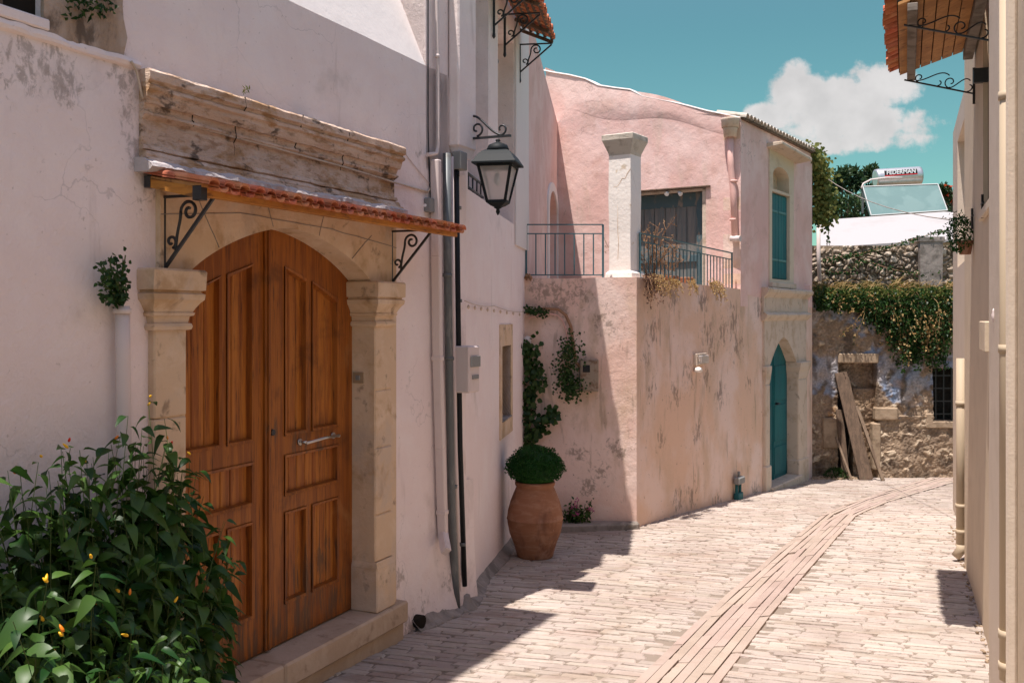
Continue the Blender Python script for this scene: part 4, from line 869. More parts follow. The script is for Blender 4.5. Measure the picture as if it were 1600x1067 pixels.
# shuttered window
b = MB(); zr = zn0+.0; ra = [(SW0+.04, zn0), (SW1-.03, zn0)]+[((SW0+SW1)/2+.005+((SW1-SW0)/2-.035)*math.cos(math.pi*i/12), zn1-.16+.16*math.sin(math.pi*i/12)) for i in range(13)]
so = [(SW0-.12, zw0-.06), (SW1+.22, zw0-.06), (SW1+.22, zn1+.22), (SW0-.12, zn1+.22)]
b.panel(PS, wob(so, .15, .006, 3), [rect(SW0, SW1, zw0, zw1), ra], .02, .20); uw = b.build('shuttered_window', WEATH if 0 else surf('window_cream_render', (.64, .53, .40), [((.46, .36, .25), 5, .52, .7, .6, O1)], [(10, .5, .01, O1)]), hP)
b = MB(); b.quad(PS.w(SW0-.1, zn0-.1, -.17), PS.w(SW1+.1, zn0-.1, -.17), PS.w(SW1+.1, zn1+.1, -.17), PS.w(SW0-.1, zn1+.1, -.17)); b.build('fanlight_infill', STONE, uw)
mid = (SW0+SW1)/2
for a, c in ((SW0+.01, mid-.004), (mid+.004, SW1-.01)):
    b = MB(); b.pbox(PS, a, c, zw0+.01, zw1-.01, -.075, -.035, .004)
    k = (c-a)/3
    for i in range(3): b.pbox(PS, a+k*i+.003, a+k*(i+1)-.003, zw0+.02, zw1-.02, -.035, -.025, .003)
    sh = b.build('shutter', TEAL, uw)
    b = MB()
    for z in (zw0+.28, zw1-.30): b.pbox(PS, a-.02, c-.06, z, z+.035, -.025, -.012, .002)
    b.build('hinge_strap', surf('pale_teal_strap', (.10, .24, .23)), sh)
b = MB(); b.hexa([PS.w(SW0-.20, zn1+.22, -.02), PS.w(SW1+.42, zn1+.16, -.02), PS.w(SW1+.40, zn1+.19, .26), PS.w(SW0-.20, zn1+.25, .24), PS.w(SW0-.20, zn1+.29, -.02), PS.w(SW1+.42, zn1+.24, -.02), PS.w(SW1+.40, zn1+.24, .26), PS.w(SW0-.20, zn1+.30, .24)], .01); b.build('hood', WEATH, uw)
b = MB(); b.pbox(PS, SW0-.12, SW1+.2, zw0-.13, zw0-.05, -.02, .07, .008); b.build('sill', WEATH, uw)
# teal pointed door and surround
zc = zspr; sm = (SD0+SD1)/2; hw = (SD1-SD0)/2
pa = [(SD0, zd0-.25), (SD0, zc)]+[(SD0+hw*t, zc+(zapex-zc)*(math.sin(t*math.pi/2)*.75+.25*t)) for t in [i/9 for i in range(1, 10)]]+[(SD1-hw*(1-t), zc+(zapex-zc)*(math.sin((1-t)*math.pi/2)*.75+.25*(1-t))) for t in [i/9 for i in range(1, 10)]]+[(SD1, zd0-.25)]
S0, S1 = SD0-.20, PS.s(1257)
zt = PS.z(1222, 497)
b = MB(); b.panel(PS, [(S0, zd0-.25)]+pa+[(S1, zd0-.25), (S1, zt), (S0, zt)], o=.03, thick=.22); dr = b.build('stone_doorway', WEATH, hP)
z1, z2, z3 = PS.z(1222, 451), PS.z(1222, 465), PS.z(1222, 490)
b = MB(); b.moulding(PS, S0-.06, S1+.05, [(-.02, z1), (.11, z1-.005), (.13, z1-.03), (.12, z1-.07), (.09, z1-.10), (.06, z1-.13), (.04, z1-.15), (.04, z3+.02), (.07, z3+.01), (.10, z3-.02), (.08, z3-.06), (.05, z3-.09), (.03, z3-.11), (-.02, z3-.12)], 30, .008, .4); b.build('cornice', WEATH, dr)
for a0_, a1_ in ((S0, SD0), (SD1, S1)):
    b = MB(); kk = .5 if a0_ == S0 else 1; b.loft_rect(PS, a0_+.01, a1_-.0, -.14, .035, [(zc-.24, .005*kk), (zc-.2, .02*kk), (zc-.12, .03*kk), (zc-.04, .06*kk), (zc+.03, .065*kk), (zc+.04, .05*kk)], .004); b.build('capital', WEATH, dr)
    b = MB(); b.pbox(PS, a0_+.01, a1_-.01, PS.gz(a0_)-.1, zc-.24, -.14, .05, .01); b.pbox(PS, a0_-.02, a1_+.01, PS.gz(a0_)-.1, PS.gz(a0_)+.38, -.14, .07, .015); b.build('pilaster', WEATH, dr)
b = MB(); b.panel(PS, [(q[0], max(q[1], zd0)) for q in pa], o=-.14, thick=.05)
tdoor = b.build('teal_door', TEAL, hP)
b = MB(); b.pbox(PS, sm-.015, sm+.015, zd0, zapex-.1, -.14, -.125, .003)
for k in range(2):
    for (q0, q1) in ((.06, .5), (.58, 1.15), (1.22, zc-zd0)): 
        x0 = (SD0+.07, sm+.06)[k]; x1 = (sm-.06, SD1-.07)[k]; b.pbox(PS, x0, x1, zd0+q0, zd0+q1, -.14, -.128, .006)
split(b, 'door_panel', TEAL, tdoor)
b = MB(); b.tube([PS.w(sm+.1, zd0+1.18, -.13), PS.w(sm+.1, zd0+1.18, -.08)], .018); b.tube([PS.w(sm+.02, zd0+1.18, -.08), PS.w(sm+.16, zd0+1.18, -.08)], .01); b.build('handle', IRON, tdoor)
b = MB(); b.pbox(PS, SD0-.04, SD1+.08, PS.gz(sm)-.3, zd0, -.2, .10, .015); b.build('doorstep', WEATH, hP)
b = MB(); b.quad(PS.w(SD0-.1, -1.3, -.2), PS.w(SD1+.1, -1.3, -.2), PS.w(SD1+.1, zapex+.2, -.2), PS.w(SD0-.1, zapex+.2, -.2)); b.build('door_backing', DARKIN, hP)
b = MB(); p = PS.P(1262, 455, .05); b.hexa([p+Vector(v) for v in ((-.08, 0, -.16), (.06, 0, -.14), (.06, .05, -.14), (-.08, .05, -.16), (-.10, 0, .12), (.05, 0, .10), (.05, .05, .10), (-.1, .05, .12))], .01); tag(b.build('roof_tile', PINK), 'loose pink tile stuck on the house corner beside the teal doorway', 'tile')
# kerb under front wall
b = MB(); p0 = PF.w(.12, 0); 
b.hexa([Vector((.32, 10.72, gz(0, 10.72)-.05)), Vector((1.41, 10.98, gz(0, 11)-.05)), Vector((1.41, 11.09, gz(0, 11)-.05)), Vector((.3, 11.09, gz(0, 11)-.05)), Vector((.32, 10.72, gz(0, 10.7)+.09)), Vector((1.41, 10.98, gz(0, 11)+.08)), Vector((1.41, 11.09, gz(0, 11)+.08)), Vector((.3, 11.09, gz(0, 11)+.09))], .02)
o = b.build('kerb', CONC); o['kind'] = 'structure'
# pillar
t = thing('terrace_pillar', 'peeling white square pillar with flared cap standing on the terrace corner', 'pillar', Vector((1.2, 11.25, TZ)))
PL = Plane(1.19, 11.12, .985, -.0, 1); ps0, ps1 = -.13, .14
b = MB(); zt = PF.z(970, 207); rot_ = Plane(1.332, 11.20, .8411, -.5408)
b.loft_rect(rot_, -.27, 0, -.27, 0, [(TZ-.01, .035), (TZ+.05, .03), (TZ+.08, .0), (TZ+.5, -.002), (TZ+.9, .004), (zt-.22, .0)], .002); sh_ = b.build('shaft', PILLARM, t)
b = MB()
b.tube([rot_.w(-.27+.27*k/8, zt-.62+.22*(k/8)**1.5+noise.noise(Vector((k*.9, 2, 0)))*.05, .001) for k in range(9)], .0035, 4); b.tube([rot_.w(-.155+noise.noise(Vector((k*.7, 5, 0)))*.02, zt-.6-.1*k, .001) for k in range(9)], .003, 4); b.tube([rot_.w(.0, zt-.4-.08*k, -.02-.25*k/5) for k in range(5)], .003, 4)
split(b, 'crack', STONE, t)
b = MB(); b.loft_rect(rot_, -.27, 0, -.27, 0, [(zt-.225, .0), (zt-.2, .006), (zt-.12, .035), (zt-.055, .06), (zt, .062), (zt+.01, .05)], .003); b.build('cap', surf('grey_cap_stone', (.56, .50, .42), [((.34, .29, .23), 8, .5, .65, .7, O1)], [(20, .6, .01, O1)]), t)
# railings
def railing(label, p0, p1, h, n, r=.008, mid=True, m=RAILM):
    t = thing('railing', label, 'railing', p0); p0, p1 = Vector(p0), Vector(p1); u = Vector((0, 0, h)); b = MB()
    b.bar(p0+u, p1+u, .03, .012); b.bar(p0+u*.83, p1+u*.83, .016, .012)
    b.bar(p0+u*.06, p1+u*.06, .022, .012); b.build('rail', m, t)
    for k in range(n+1):
        p = p0.lerp(p1, k/n); q = MB(); big = k in (0, n); q.bar(p+u*(.0 if big else .06), p+u*(1 if big else .83), .022 if big else r*1.7); q.build('post' if big else 'baluster', m, t)
    return t
railing('thin blue grey railing between the white loggia house and the terrace pillar', Vector((.16, 11.16, TZ-.01)), Vector((1.02, 11.16, TZ-.01)), .60, 8)
railing('dense blue grey railing with plants between pillar and downpipe', PS.w(.25, TZ-.03, -.08), PS.w(SUP-.12, TZ-.10, -.08), .54, 26, .007)
# terracotta pots on the ledge
def potm(c, r, h, root, name='pot'):
    b = MB(); b.lathe(c, [(r*.68, 0), (r*.72, .004), (r*.95, h*.8), (r*1.08, h*.8), (r*1.08, h), (r*.9, h), (r*.85, h*.85)], 18); return b.build(name, TERRAP, root)
for k, (sp, lab) in enumerate(((.75, 'nearest'), (1.35, 'middle'), (1.85, 'farthest'))):
    t = thing('flower_pot', lab+' of the low terracotta pots on the terrace ledge behind the dense railing', 'flower pot', PS.w(sp, TZ-.06, -.19), 'terracotta pots on the terrace ledge')
    c = PS.w(sp, TZ-.06, -.19); potm(c, .10, .12, t); b = MB(); b.lathe(c+Vector((0, 0, .09)), [(.085, 0), (.085, .012)], 14); b.build('soil', EARTH, t)
# dry shrub with twigs
def twigs(b, c, n, h, spread, r=.004, lf=None, droop=0):
    for _ in range(n):
        p = Vector(c)+Vector((rnd(-.05, .05), rnd(-.03, .03), 0)); d = Vector((rnd(-1, 1)*spread, rnd(-.5, .3)*spread, rnd(.5, 1))).normalized(); L = h*rnd(.5, 1); pts = [p]
        for i in range(7): d = (d+rdir()*.28+Vector((0, 0, -droop))).normalized(); p = p+d*L/7; pts.append(p)
        b.tube(pts, [r*(1-.1*i) for i in range(8)], 4)
        for q in pts[2:]:
            for _ in range(2):
                dd = (d+rdir()).normalized(); ln = L*rnd(.1, .25); b.tube([q, q+dd*ln*.5+rdir()*.01, q+dd*ln], [r*.6, r*.5, r*.3], 3)
                if lf is not None:
                    for _k in range(3): lf.leaf(q+dd*ln*rnd(.4, 1), rdir(), rdir(), rnd(.015, .03), rnd(.008, .014), st=1)
t = thing('dried_shrub', 'leafless dry shrub with pale twigs behind the dense terrace railing', 'shrub', PS.w(.8, TZ+.05, -.19))
b = MB(); lf = MB(); twigs(b, PS.w(.78, TZ+.05, -.19), 14, .72, .55, .006, lf); twigs(b, PS.w(1.25, TZ+.05, -.19), 9, .5, .5, .005, lf); b.build('stem', L_TWIG, t, False); lf.build('leaves', L_TWIG, t, False)
t = thing('trailing_plant', 'straw coloured dry plant trailing over the terrace ledge', 'plant', PS.w(1.2, TZ-.1, .03))
b = MB(); lf = MB()
for cs, n_, h_ in ((.45, 16, .42), (.30, 10, .3), (.9, 10, .22), (1.5, 8, .25), (2.15, 18, .35)):
    for _ in range(n_):
        p = PS.w(cs+rnd(-.12, .12), TZ-.0, .02); d = Vector((PS.n[0]*rnd(.3, 1)+PS.d[0]*rnd(-1, 1), PS.n[1]*rnd(.3, 1)+PS.d[1]*rnd(-1, 1), rnd(0, .8))).normalized(); pts = [p]; L = h_*rnd(.4, 1)
        for i in range(7): d = (d+Vector((0, 0, -.42))+rdir()*.25).normalized(); p = p+d*L/7; pts.append(p)
        b.tube(pts, .0028, 3)
        for q in pts[1:]:
            for _k in range(4): lf.leaf(q+rdir()*.012, rdir(), rdir(), rnd(.018, .035), rnd(.008, .014), st=1)
b.build('stem', L_TWIG, t, False); lf.build('leaves', L_DRY, t, False)
t = thing('trailing_plant', 'dark withered plant hanging beside the pillar foot', 'plant', PS.w(.22, TZ-.1, .03)); b = MB(); lf = MB()
for _ in range(20):
    p = PS.w(.2+rnd(-.1, .1), TZ+.02, .02); pts = [p]; d = Vector((.3, -.5, .3)); L = rnd(.15, .42)
    for i in range(6): d = (d+Vector((0, 0, -.5))+rdir()*.3).normalized(); p = p+d*L/6; pts.append(p)
    b.tube(pts, .003, 3)
    for q in pts[1:]:
        for _k in range(3): lf.leaf(q+rdir()*.015, rdir(), rdir(), rnd(.02, .04), rnd(.01, .02), st=1)
b.build('stem', VINES, t, False); lf.build('leaves', leafmat('withered_leaf', (.06, .035, .03), (.16, .08, .05), .8), t, False)
# meter box on front wall
t = thing('electric_meter_box', 'old rusty beige meter box on the shaded pink wall beside the vine', 'meter box', PF.P(919, 612, .02))
b = MB(); a0, a1, z0, z1 = PF.s(905), PF.s(934), PF.z(920, 611), PF.z(920, 561); b.pbox(PF, a0, a1, z0, z1, 0, .11, .008); b.build('case', RUST, t)
b = MB(); b.pbox(PF, a0+.012, a1-.03, z0+.02, z1-.02, .11, .122, .005); dd = b.build('lid', RUST, t)
b = MB(); b.pbox(PF, a0+.03, a0+.11, z1-.14, z1-.06, .121, .127, .002); b.build('viewing_window', BLACKP, dd)
pipe('conduit', 'pinkish conduit pipe curving from the corner vine down to the rusty meter box', 'pipe', [PF.P(x, y, .05) for x, y in ((822, 490), (850, 482), (872, 483), (884, 492), (892, 510), (896, 540), (900, 566), (906, 572))], .018, VINES)
pipe('conduit', 'thin second conduit just under the curved pink conduit', 'pipe', [PF.P(x, y, .04) for x, y in ((826, 497), (850, 489), (870, 492), (879, 500), (885, 516), (888, 545), (890, 575))], .010, PVCP)
# broken lamp on side wall
t = thing('wall_lamp', 'broken box lamp with hanging shade on the sunny pink side wall', 'wall lamp', PS.P(1090, 580, .03))
b = MB(); a0, a1 = PS.s(1083), PS.s(1099); z0, z1 = PS.z(1090, 570), PS.z(1090, 552); b.pbox(PS, a0, a1, z0, z1, 0, .05, .004); b.build('back_plate', WEATH, t)
b = MB(); b.pbox(PS, a0+.05, a1-.03, z0+.02, z1-.025, .045, .09, .01); b.build('glass_cover', GLASS, t)
b = MB(); p = PS.P(1091, 578, .06); b.lathe(p, [(.03, -.03), (.055, -.02), (.05, .02), (.02, .035)], 10); b.build('shade', PILLARM, t)
# teal standpipe
t = thing('water_meter', 'small teal standpipe with grey valve at the foot of the pink side wall', 'standpipe', PS.P(1153, 788, .05))
a = PS.s(1151, .05); g = PS.gz(a); b = MB(); zt_ = PS.z(1152, 755, .05)
b.tube([PS.w(a, g, .05), PS.w(a, zt_, .05)], .022); b.tube([PS.w(a+.13, g, .05), PS.w(a+.13, zt_, .05)], .022); b.pbox(PS, a-.03, a+.16, g, g+.1, .02, .09, .01); b.build('pipe', surf('dull_teal_paint', (.02, .12, .13), rough=.6), t)
b = MB(); b.pbox(PS, a-.05, a+.18, zt_-.01, zt_+.09, .02, .11, .015); b.tube([PS.w(a+.06, zt_+.08, .06), PS.w(a+.06, zt_+.16, .06)], .02); b.build('valve', GREYBOX, t)

# ================================================================== VINES, POT, FLOWERS
def ivy(name, label, pts, n, size, m, spread=.07, nrm=(0, -1, 0), stem=True, cat='vine', sm=VINES, flat=.5):
    t = thing(name, label, cat, Vector(pts[0])); pts = [Vector(p) for p in pts]
    if stem: b = MB(); b.tube(pts, .007, 5); b.build('stem', sm, t)
    b = MB(); nn = Vector(nrm)
    for _ in range(n):
        k = rnd(0, len(pts)-1.001); i = int(k); p = pts[i].lerp(pts[i+1], k-i)+rdir()*spread*rnd(.1, 1)*(.75+.8*noise.noise(Vector((k*2.1, 3, 1))))
        d = (rdir()+Vector((0, 0, -.7))).normalized(); up = (nn+rdir()*flat).normalized(); L = size*rnd(.6, 1.2); b.leaf(p+nn*rnd(0, .05), d, up, L, L*.85, .12, .15, 3 if size > .04 else 1)
    b.build('leaves', m, t, False); return t
ivy('climbing_vine', 'broad leaved green vine climbing up behind the potted bush', [PF.P(x, y, .08) for x, y in ((832, 715), (828, 660), (826, 620), (838, 590), (826, 560), (822, 530))], 520, .07, L_IVY, .19)
ivy('climbing_vine', 'short vine shoot branching right above the potted bush', [PF.P(x, y, .08) for x, y in ((832, 690), (845, 668), (858, 650), (864, 638))], 120, .07, L_IVY, .10)
ivy('climbing_vine', 'small leaved vine hanging around the conduit left of the rusty meter box', [PF.P(x, y, .09) for x, y in ((896, 530), (888, 556), (882, 585), (890, 612), (900, 600))], 900, .036, L_IVY, .25)
ivy('climbing_vine', 'dark bunch of leaves on the conduit at the top corner of the pink wall', [PF.P(x, y, .08) for x, y in ((820, 482), (835, 486), (856, 488))], 160, .036, L_IVY, .08)
ivy('climbing_vine', 'brownish dry tuft at the left foot of the thin railing', [PF.P(x, y, .03) for x, y in ((822, 430), (830, 436))], 50, .03, L_TWIG, .05)
t = thing('wall_ornament', 'small white mask shaped ornament on the wall above the climbing vine', 'ornament', PF.P(824, 545, .03))
p = PF.P(824, 534, .06); b = MB(); b.lathe(p-Vector((0, 0, .06)), [(.012, 0), (.035, .03), (.045, .07), (.035, .11), (.01, .125)], 14, sy=.5); b.build('face', WHITEB, t)
# big pot
pc = G(836, 877); pc.y += .18; pc.x = .033*pc.y*0+ (836-800)/F*pc.y; pc.z = gz(pc.x, pc.y)+.012
t = thing('potted_bush', 'round bushy green plant in a tall bulging terracotta jar at the street bend', 'potted plant', pc)
prof = [(.155, 0), (.165, .01), (.175, .05), (.20, .13), (.235, .22), (.252, .30), (.256, .345), (.262, .35), (.258, .357), (.250, .42), (.228, .50), (.20, .57), (.178, .62), (.17, .635), (.18, .645), (.185, .66), (.183, .68), (.165, .684), (.15, .66)]
sc_ = 118/ (F/pc.y)/.684
b = MB(); b.lathe(pc, [(r*1.03, z*sc_) for r, z in prof], 56); b.build('jar', TERRAP, t)
b = MB(); cc = pc+Vector((0, 0, .684*sc_+.13))
for _ in range(5200):
    v = rdir(); q = 1+.10*noise.noise(v*3.2)+.05*noise.noise(v*9); 
    if v.z < -.55: continue
    k = rnd(.82, 1.0); p = cc+Vector((v.x*.262*q*k, v.y*.262*q*k, v.z*.20*q*k)); b.leaf(p, (v+rdir()*.8).normalized(), v+rdir()*.4, rnd(.016, .028), rnd(.010, .016), st=1)
for _ in range(150):
    v = rdir(); v.z = abs(v.z)*.9-.2; p = cc+Vector((v.x*.262, v.y*.262, v.z*.2))*rnd(.98, 1.03)
    for _k in range(7): b.leaf(p+v*rnd(0, .03)+rdir()*.006, (v+rdir()*.7).normalized(), v+rdir()*.5, rnd(.014, .024), rnd(.008, .014), st=1)
b.build('leaves', L_BUSH, t, False)
b = MB(); b.lathe(cc, [(.02, -.16), (.17, -.13), (.215, -.05), (.22, .03), (.17, .12), (.08, .155), (.01, .165)], 20); b.build('inner_foliage', L_BUSH, t)
t = thing('flower_bush', 'low dark plant with small pink flowers at the foot of the pink wall', 'plant', Vector((.75, 10.95, gz(0, 11))))
b = MB(); fl_ = MB(); st_ = MB()
for k in range(26):
    base = Vector((rnd(.55, .85), 11.0, gz(0, 11)+.05)); tip = base+Vector((rnd(-.12, .16), rnd(-.15, .0), rnd(.08, .30))); st_.tube([base, tip], .004, 4)
    for _ in range(9): b.leaf(base.lerp(tip, rnd(.3, 1))+rdir()*.03, (rdir()+Vector((0, 0, .2))), Vector((0, -.4, 1))+rdir()*.4, rnd(.04, .07), rnd(.02, .035), st=3)
    if k % 3 == 0:
        for _ in range(9): fl_.leaf(tip+rdir()*.022+Vector((0, -.02, .02)), rdir(), rdir(), .022, .02, st=1)
st_.build('stem', STEM, t); b.build('leaves', L_PEP, t, False); fl_.build('flowers', PINKF, t, False)

# chilli bush foreground
def chilli():
    t = thing('chilli_bush', 'big leafy chilli pepper bush with small orange pods left of the wooden door', 'bush', PA.w(PA.s(120, .4), PA.gz(PA.s(120)), .4))
    sil = [(-90, 720), (0, 722), (40, 706), (62, 722), (88, 690), (112, 682), (160, 712), (175, 650), (196, 616), (238, 612), (275, 655), (296, 706), (322, 745), (352, 778), (384, 862), (392, 915), (360, 985), (352, 1090), (-90, 1090)]
    stems, lv = MB(), MB(); pods = [MB(), MB(), MB()]; nn = Vector((PA.n[0], PA.n[1], 0)); tips = []
    rim = [(12, 735, .2), (60, 722, .25), (110, 700, .25), (135, 715, .3), (170, 705, .2), (200, 650, .2), (232, 630, .2), (222, 668, .25), (265, 690, .2), (285, 735, .2), (318, 775, .2), (352, 815, .22), (372, 880, .2), (352, 940, .25), (335, 990, .4), (318, 1040, .5), (150, 880, .8), (75, 905, .85), (205, 990, .8), (100, 1000, .95), (20, 970, .95), (155, 1050, .9), (300, 1035, .7), (250, 880, .5)]
    for r_ in rim: tips.append(r_)
    random.seed(21)
    while len(tips) < 250:
        px, py = rnd(-90, 390), rnd(640, 1088)
        if inside(px, py-10, sil):
            lo = .12+max(0, (py-820)/270)*.55; hi = .35+max(0, (py-760)/300)*.5; o = rnd(lo, max(lo+.05, hi))
            if px > 300: o = rnd(.1, .45)
            if px < 70: o *= .72
            tips.append((px, py, o))
    for i, (px, py, o) in enumerate(tips):
        tip = PA.P(px, py, o); bs = PA.s(min(max(px, 0), 330)*.55+80, .4); base = PA.w(bs+rnd(-.12, .12), PA.gz(bs), rnd(.25, .5))
        if tip.z < base.z+.1: continue
        mid = base.lerp(tip, .45)+rdir()*.10; mid.z = base.z+(tip.z-base.z)*.55
        P = bez(base, base.lerp(mid, .5)+Vector((0, 0, .1))+rdir()*.05, mid+rdir()*.04, tip, 10)
        if i % 4 == 0: stems.tube(P[:9], [.008-.0007*k for k in range(9)], 5); stems.tube(P[8:], [.002, .0016, .001], 4)
        else: stems.tube(P[7:], [.0025-.0004*k for k in range(4)], 4)
        nl = random.randint(9, 14)+(5 if i < 24 else 0); a0 = rnd(0, 6.28)
        for k in range(nl):
            an = a0+k*2.4+rnd(-.4, .4); kk = k/nl*3.6; q_ = int(kk); pos = P[-1-q_].lerp(P[-2-q_], kk-q_); out = Vector((math.cos(an), math.sin(an), 0)); d = (out*rnd(.7, 1.2)+Vector((0, 0, rnd(.0, .7)*(1-k/nl)+rnd(-.45, .1)))).normalized()
            L = rnd(.07, .135)*(1.0 if k > 3 else .62)*(.8 if py > 930 else 1); lv.leaf(pos+out*.012, d, Vector((0, 0, 1))+out*.2+rdir()*.55, L, L*rnd(.44, .62), rnd(.05, .28), rnd(.35, 1.3), 5)
        if random.random() < .05 or i in (1, 6, 16, 17, 18, 19):
            for _ in range(random.randint(1, 2)):
                q = pods[random.choice((0, 0, 1, 1, 1, 1, 2))]; d = (Vector((rnd(-.8, .8), rnd(-.8, .8), rnd(.2, 1)))).normalized(); p = P[-1]+rdir()*.02+Vector((0, 0, .008)); L = rnd(.016, .034)
                q.tube([p, p+d*L*.3, p+d*L*.7, p+d*L], [.0035, .006, .0045, .0012], 6)
    stems.build('stem', STEM, t); lv.build('leaves', L_PEP, t, False)
    for q, m in zip(pods, (ORANGE, YELLOW, REDP)): split(q, 'pepper_pod', m, t)
chilli()
t = pipe('drainpipe', 'white vent pipe on the wall left of the door with a plant sprouting from it', 'pipe', Pp(PA, ((191, 478), (192, 560), (194, 700), (196, 860)), .05), .032, PVC, clips=Pp(PA, ((191, 486),), .05))
t = thing('wall_plant', 'small green plant sprouting from the top of the white vent pipe', 'plant', PA.P(191, 480, .05)); st_, lv = MB(), MB()
random.seed(5)
for k in range(22):
    tip = PA.P(rnd(148, 206), rnd(398, 455) if k < 16 else rnd(440, 480), rnd(.02, .14)); bp = PA.P(188, 482, .05); P = bez(bp, bp+Vector((0, 0, .05)), bp.lerp(tip, .6)+Vector((0, 0, .03)), tip, 6); st_.tube(P, .003, 4)
    for _ in range(13): lv.leaf(P[random.randint(2, 6)]+rdir()*.02, rdir(), Vector((PA.n[0], PA.n[1], .6))+rdir()*.5, rnd(.02, .034), rnd(.016, .026), .1, .1, 3)
st_.build('stem', STEM, t); lv.build('leaves', L_IVY, t, False)
for lab, cs in (('green weed growing on the bare brown render at the top left', (135, 12)), ('tiny dry weed growing in a crack on top of the stone cornice', (385, 140))):
    t = thing('wall_weed', lab, 'plant', PA.P(*cs, .03)); lv = MB(); wide = cs[1] < 50
    for k in range(70 if wide else 16):
        p = PA.P(cs[0]+rnd(-30, 45)*wide+rnd(-4, 4), cs[1]+(rnd(-12, 16) if wide else rnd(-2, 3)), .03 if wide else .1)
        lv.leaf(p, rdir()+Vector((0, 0, .3)), Vector((PA.n[0], PA.n[1], .4))+rdir()*.4, rnd(.02, .04)*(1 if wide else .8), rnd(.012, .02)*(1 if wide else .4), st=1)
    lv.build('leaves', L_IVY if wide else L_OLIVE, t, False)

# ================================================================== RUIN WALL, PLANKS
def rubble(pl, s0, s1, z0, z1, fn_depth, colf, name, parent, cell=.16, step=.024, amp=.03, top=None, warp=.04):
    nx, nz_ = int((s1-s0)/step), int((z1-z0)/step); b = MB(); cols = []; V = []
    for j in range(nz_+1):
        row = []
        for i in range(nx+1):
            a = s0+(s1-s0)*i/nx; zt = z1 if top is None else top(a); z = z0+(zt-z0)*j/nz_
            wx = a+warp*noise.noise(Vector((a*4, z*4, 0)))+warp*.5*noise.noise(Vector((a*15, z*15, 0))); wz = z+warp*noise.noise(Vector((a*4, z*4, 7)))+warp*.5*noise.noise(Vector((a*15, z*15, 9)))
            ds, ps_ = noise.voronoi(Vector((wx/cell, wz/cell*1.35, 0))); ed = min(1, max(0, (ds[1]-ds[0])*2.6)); h = noise.cell(ps_[0]*3.1)
            o, c = colf(a, z, ed, h); d = fn_depth(a, z)
            row.append(b.bm.verts.new(pl.w(a, z, d+amp*(ed**.6)*o+.022*noise.noise(Vector((a*9, z*9, 2)))+.012*noise.noise(Vector((a*24, z*24, 2)))))); cols.append(c)
        V.append(row)
    for j in range(nz_):
        for i in range(nx): b.bm.faces.new((V[j][i], V[j][i+1], V[j+1][i+1], V[j+1][i]))
    o = b.build(name, RUBBLE, parent, False); at = o.data.color_attributes.new('stone_colour', 'FLOAT_COLOR', 'POINT')
    for i, c in enumerate(cols): at.data[i].color = c4(c)
    return o
def mixc(a, b_, t): t = max(0, min(1, t)); return tuple(x+(y-x)*t for x, y in zip(a, b_))
hZ = thing('ruined_wall', 'crumbling stone wall with bluish limewash and a blocked doorway at the street end', 'wall', PZ.w(1, gz(0, 17)))
zx0, zx1 = PZ.s(1255), PZ.s(1560)
nd = (PZ.s(1311), PZ.s(1371), PZ.z(1340, 566)); nw = (PZ.s(1458), PZ.s(1520), PZ.z(1470, 657), PZ.z(1470, 577))
ztopZ = PZ.z(1380, 462)
def dep(a, z):
    d = .06*noise.noise(Vector((a*1.3, z*1.3, 5)))
    if nd[0] < a < nd[1] and z < nd[2]: d -= .22 if z > PZ.z(1340, 608) else (.34 if a < PZ.s(1335) else .10)
    if nw[0] < a < nw[1] and nw[2] < z < nw[3]: d -= .3
    if z < PZ.z(1400, 650) and a > nd[1]: d += .03
    return d
def colz(a, z, ed, h):
    N_ = lambda k, x, y=1: noise.noise(Vector((a*k*y, z*k, x)))
    pat = N_(1.7, 1)+.5*N_(5, 4); up = (z-PZ.z(1400, 640))/.6
    big = max(0, min(1, (h+.45*N_(2.3, 8)-.30)*4)); ed2 = max(0, min(1, (ed-.25)*1.7))*big
    stone_ = mixc((.36, .27, .18), (.64, .52, .38), h*.7+.3*N_(7, 3)+.15); stone_ = mixc(stone_, (.42, .25, .13), N_(3, 6)*1.3)
    mort = mixc((.30, .215, .145), (.14, .10, .07), N_(4, 14)*2+.1); mort = mixc(mort, (.34, .25, .18), N_(11, 15)); c = mixc(mort, stone_, ed2)
    plast = mixc((.38, .34, .32), (.20, .28, .42), .45+1.5*N_(2, 9)); plast = mixc(plast, (.10, .085, .075), N_(5, 12, 1.6)*2.2+.05); plast = mixc(plast, (.36, .24, .15), N_(3.5, 21)*2.2-.3)
    m_ = max(0, min(1, (pat+.35*N_(12, 5)+min(up, .75)*.75-.30)*5))
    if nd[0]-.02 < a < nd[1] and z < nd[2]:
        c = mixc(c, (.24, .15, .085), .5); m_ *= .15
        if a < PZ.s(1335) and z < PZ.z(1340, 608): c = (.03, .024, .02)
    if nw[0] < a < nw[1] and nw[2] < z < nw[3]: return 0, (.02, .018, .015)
    return (.35+.65*big)*(1-.7*m_), mixc(c, plast, m_*.92)
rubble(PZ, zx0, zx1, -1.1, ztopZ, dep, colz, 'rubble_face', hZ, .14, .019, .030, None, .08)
b = MB(); zz = PZ.z(1400, 457); b.hexa([PZ.w(zx0, ztopZ-.6, -.45), PZ.w(zx1, ztopZ-.6, -.45), PZ.w(zx1, ztopZ-.6, -.1), PZ.w(zx0, ztopZ-.6, -.1), PZ.w(zx0, ztopZ, -.5), PZ.w(zx1, ztopZ, -.5), PZ.w(zx1, ztopZ, .04), PZ.w(zx0, ztopZ, .04)]); b.build('wall_top', EARTH, hZ)
b = MB(); QST = surf('pale_quoin_stone', (.38, .28, .19), [((.24, .17, .11), 6, .45, .65, .8, O1)], [(8, .7, .02, O1)])
